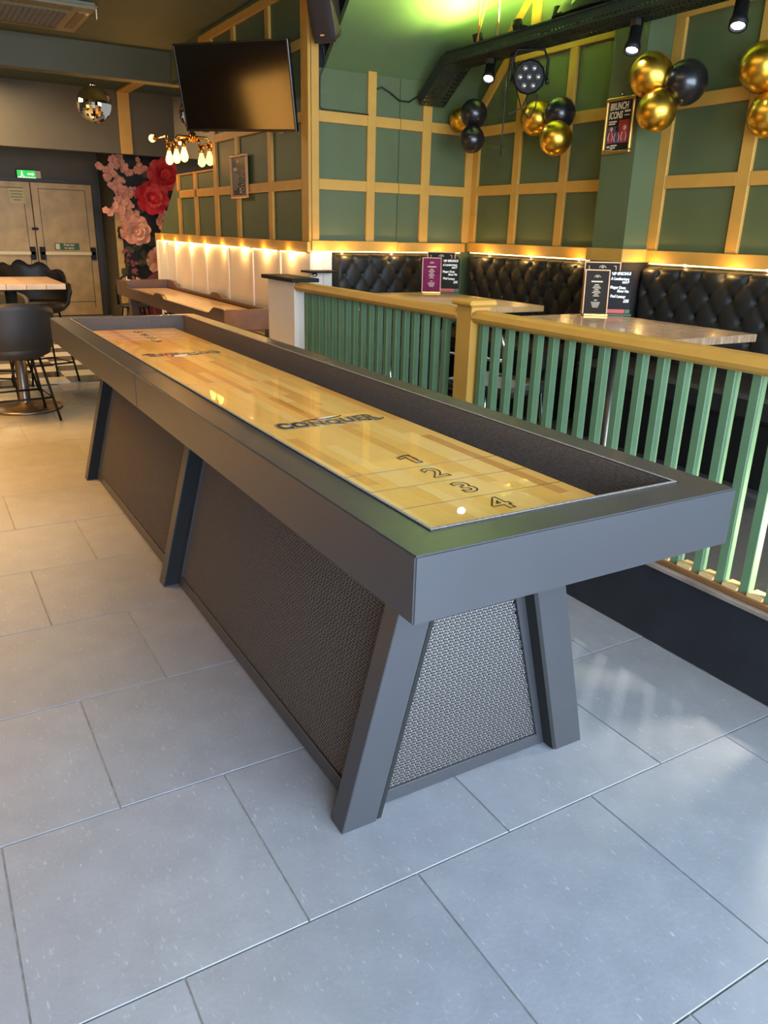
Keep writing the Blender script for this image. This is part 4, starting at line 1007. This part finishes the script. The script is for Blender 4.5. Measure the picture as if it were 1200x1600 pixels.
for k in range(34):
    x, z = rb.uniform(2.05, 2.9), rb.uniform(.7, 2.15)
    o = bpy.data.objects.new('leaf', lf); COL.objects.link(o); o.parent = mu; o.location = Vector((x, 10.885, z))-MO
    o.rotation_euler = (PI/2, rb.uniform(0, 6), 0)

# ------------------------------------------------------------------ seating in front of the mural
so_ = thing('sofa', 'burgundy sofa in front of the floral mural', 'sofa', (2.75, 10.1, 0))
def sofa_back(u_, v_):
    x = (u_*2-1)*.62; z = .35+(.42*(1-abs(u_*2-1)**3)*.8+.08)*v_; return (x, .30-.05*math.sin(PI*v_), z)
grid('backrest', 18, 8, sofa_back, 'burgundy', so_, thick=.12)
box('seat', (-.65, -.35, .12), (.65, .27, .42), 'burgundy', so_, .05, 3)
for x in (-.55, .55):
    for y in (-.28, .2): lathe('foot', [(.02, 0), (.028, .12)], 'black_plastic', so_, 10, (x, y, 0))
bc = thing('cafe_chair', 'black bentwood chair in front of the mural', 'chair', (1.62, 8.6, 0))
tube('back_hoop', [(-.17, .1, .42)]+[(-.17*math.cos(a), .12, .60+.16*math.sin(a)) for a in [PI*i/10 for i in range(11)]]+[(.17, .1, .42)], .014, 'black_metal', bc)
tube('back_spindle', [(-.05, .1, .43), (-.05, .12, .74)], .008, 'chalk', bc, 6); tube('back_spindle', [(.05, .1, .43), (.05, .12, .74)], .008, 'black_metal', bc, 6)
lathe('seat', [(.17, .40), (.19, .415), (.18, .43)], 'black_vinyl', bc, 20)
for sx in (-1, 1):
    for sy in (-1, 1): tube('leg', [(sx*.12, sy*.12, .405), (sx*.17, sy*.17, .008)], .013, 'black_metal', bc)

# ------------------------------------------------------------------ second shuffleboard beside the wainscot
t2 = thing('old_shuffleboard_table', 'walnut shuffleboard table with scalloped sides against the white wainscot', 'table', (1.57, 6.24, 0))
O2 = Vector(t2.location); Z2 = .75
def p2(o): o.parent = t2; o.location = Vector(o.location)-O2; return o
A0, A1, B0, B1 = 1.285, 1.855, 4.56, 7.92
def ztop(y):
    t_ = (y-B0)/(B1-B0)
    e = min(t_, 1-t_); s_ = 1-min(1, max(0, (e-.06)/.05)); m_ = max(0, 1-abs(t_-.52)/.055); m_ = min(1, m_*1.8)
    sm_ = lambda q: q*q*(3-2*q)
    return Z2-.055+.055*sm_(s_)+.035*sm_(m_)
ysl = [B0+(B1-B0)*i/60 for i in range(61)]
for x in (A0, A1-.035):
    pts = [(x, y, ztop(y)) for y in ysl]+[(x, B1, Z2-.15), (x, B0, Z2-.15)]
    p2(prism('side_rail', pts, (.035, 0, 0), 'walnut'))
p2(box('end_rail', (A0, B0-.03, Z2-.15), (A1, B0, Z2), 'walnut_end', None, .004)); p2(box('end_rail', (A0, B1, Z2-.15), (A1, B1+.03, Z2), 'walnut', None, .004))
p2(box('gutter', (A0+.035, B0, Z2-.14), (A1-.035, B1, Z2-.12), 'walnut'))
NP = 6; pwid = (A1-A0-.13)/NP
for i in range(NP): p2(box('playfield_board', (A0+.065+i*pwid+.0003, B0+.10, Z2-.12), (A0+.065+(i+1)*pwid-.0003, B1-.10, Z2-.085), 'maple_pale'))
for y in (B0+.22, B1-.35):
    for x in (A0+.05, A1-.13): p2(box('leg', (x, y, 0), (x+.08, y+.10, Z2-.15), 'walnut', None, .004))
    p2(box('cross_brace', (A0+.13, y+.02, .30), (A1-.13, y+.08, .40), 'walnut', None, .003))
p2(box('stretcher', (A0+.25, B0+.32, .33), (A0+.33, B1-.35, .40), 'walnut', None, .003))

# ------------------------------------------------------------------ bar table and tub stools on the left
bt = thing('bar_table', 'wooden bar table on a steel pedestal at the left edge', 'table', (-.02, 5.30, 0))
TWd = .62
for i in range(5):
    box('plank', (-TWd/2+i*TWd/5+.0005, -.40, .878), (-TWd/2+(i+1)*TWd/5-.0005, .40, .916), 'oak_top', bt, .003)
box('subframe', (-.22, -.26, .862), (.22, .26, .8775), 'black_metal', bt)
lathe('pedestal', [(.045, .02), (.040, .04), (.040, .862)], 'steel', bt, 18)
lathe('base', [(.255, 0), (.255, .012), (.24, .022), (.06, .034), (.05, .05)], 'steel', bt, 36)
def tub_stool(label, loc, rz, m, scallop=False, zs=.47, htop=.34):
    t = thing('bar_stool', label, 'stool', loc, rz, 'tub bar stools around the bar table')
    # back of the tub is towards -y
    def f(u_, v_):
        a = (u_-.5)*PI*1.25; hb = htop*(.30+.70*max(0, math.cos(a*.80))**.55)
        rx, ry = .25, .23
        rad = .86+.14*min(1, v_*3); lean = 1+.06*v_
        z = zs-.0+hb*v_
        if scallop and v_ > .6: z += .05*(abs(math.cos(u_*PI*6))-.5)*(v_-.6)/.4; lean += .08*abs(math.cos(u_*PI*6))*(v_-.6)/.4
        return (rx*rad*lean*math.sin(a), -ry*rad*lean*math.cos(a), z)
    grid('tub_shell', 36, 9, f, m, t, thick=.028)
    lathe('seat', [(.17, zs-.035), (.222, zs-.01), (.228, zs+.03), (.20, zs+.06)], m, t, 28)
    ft = []
    for sx in (-1, 1):
        for sy in (-1, 1):
            tube('leg', [(sx*.13, sy*.12, zs-.03), (sx*.205, sy*.20, .007)], .009, 'black_metal', t); ft.append((sx*.178, sy*.171))
    tube('foot_ring', [(ft[0][0], ft[0][1], .17), (ft[1][0], ft[1][1], .17), (ft[3][0], ft[3][1], .17), (ft[2][0], ft[2][1], .17)], .008, 'black_metal', t, 6, True)
    return t
tub_stool('black tub bar stool with its back to the viewer at the bar table', (-.085, 4.93, 0), .10, 'dark_shell')
tub_stool('grey teal tub bar stool seen under the bar table top', (-.12, 5.83, 0), PI-.5, 'teal_shell', zs=.47, htop=.32)
tub_stool('black tub stool with scalloped back rising above the bar table', (.27, 6.35, 0), PI+.3, 'black_vinyl', True, .62, .36)

# ------------------------------------------------------------------ made-up bar counter out of view on the far left, added for amber light
bar = thing('added_bar_counter', 'made-up amber bar counter along the far left wall, added for glow and reflections', 'bar counter', (-4.45, 3.7, 0))
box('carcass', (-.35, -1.75, 0), (.25, 1.75, 1.08), 'walnut', bar)
box('worktop', (-.40, -1.80, 1.081), (.35, 1.80, 1.13), 'slate', bar, .004)
for i in range(5): box('added_glow_panel', (.251, -1.68+.68*i, .14), (.265, -1.08+.68*i, 1.0), 'added_bar_glow', bar)  # added emissive panels that light the floor and reflect in the television
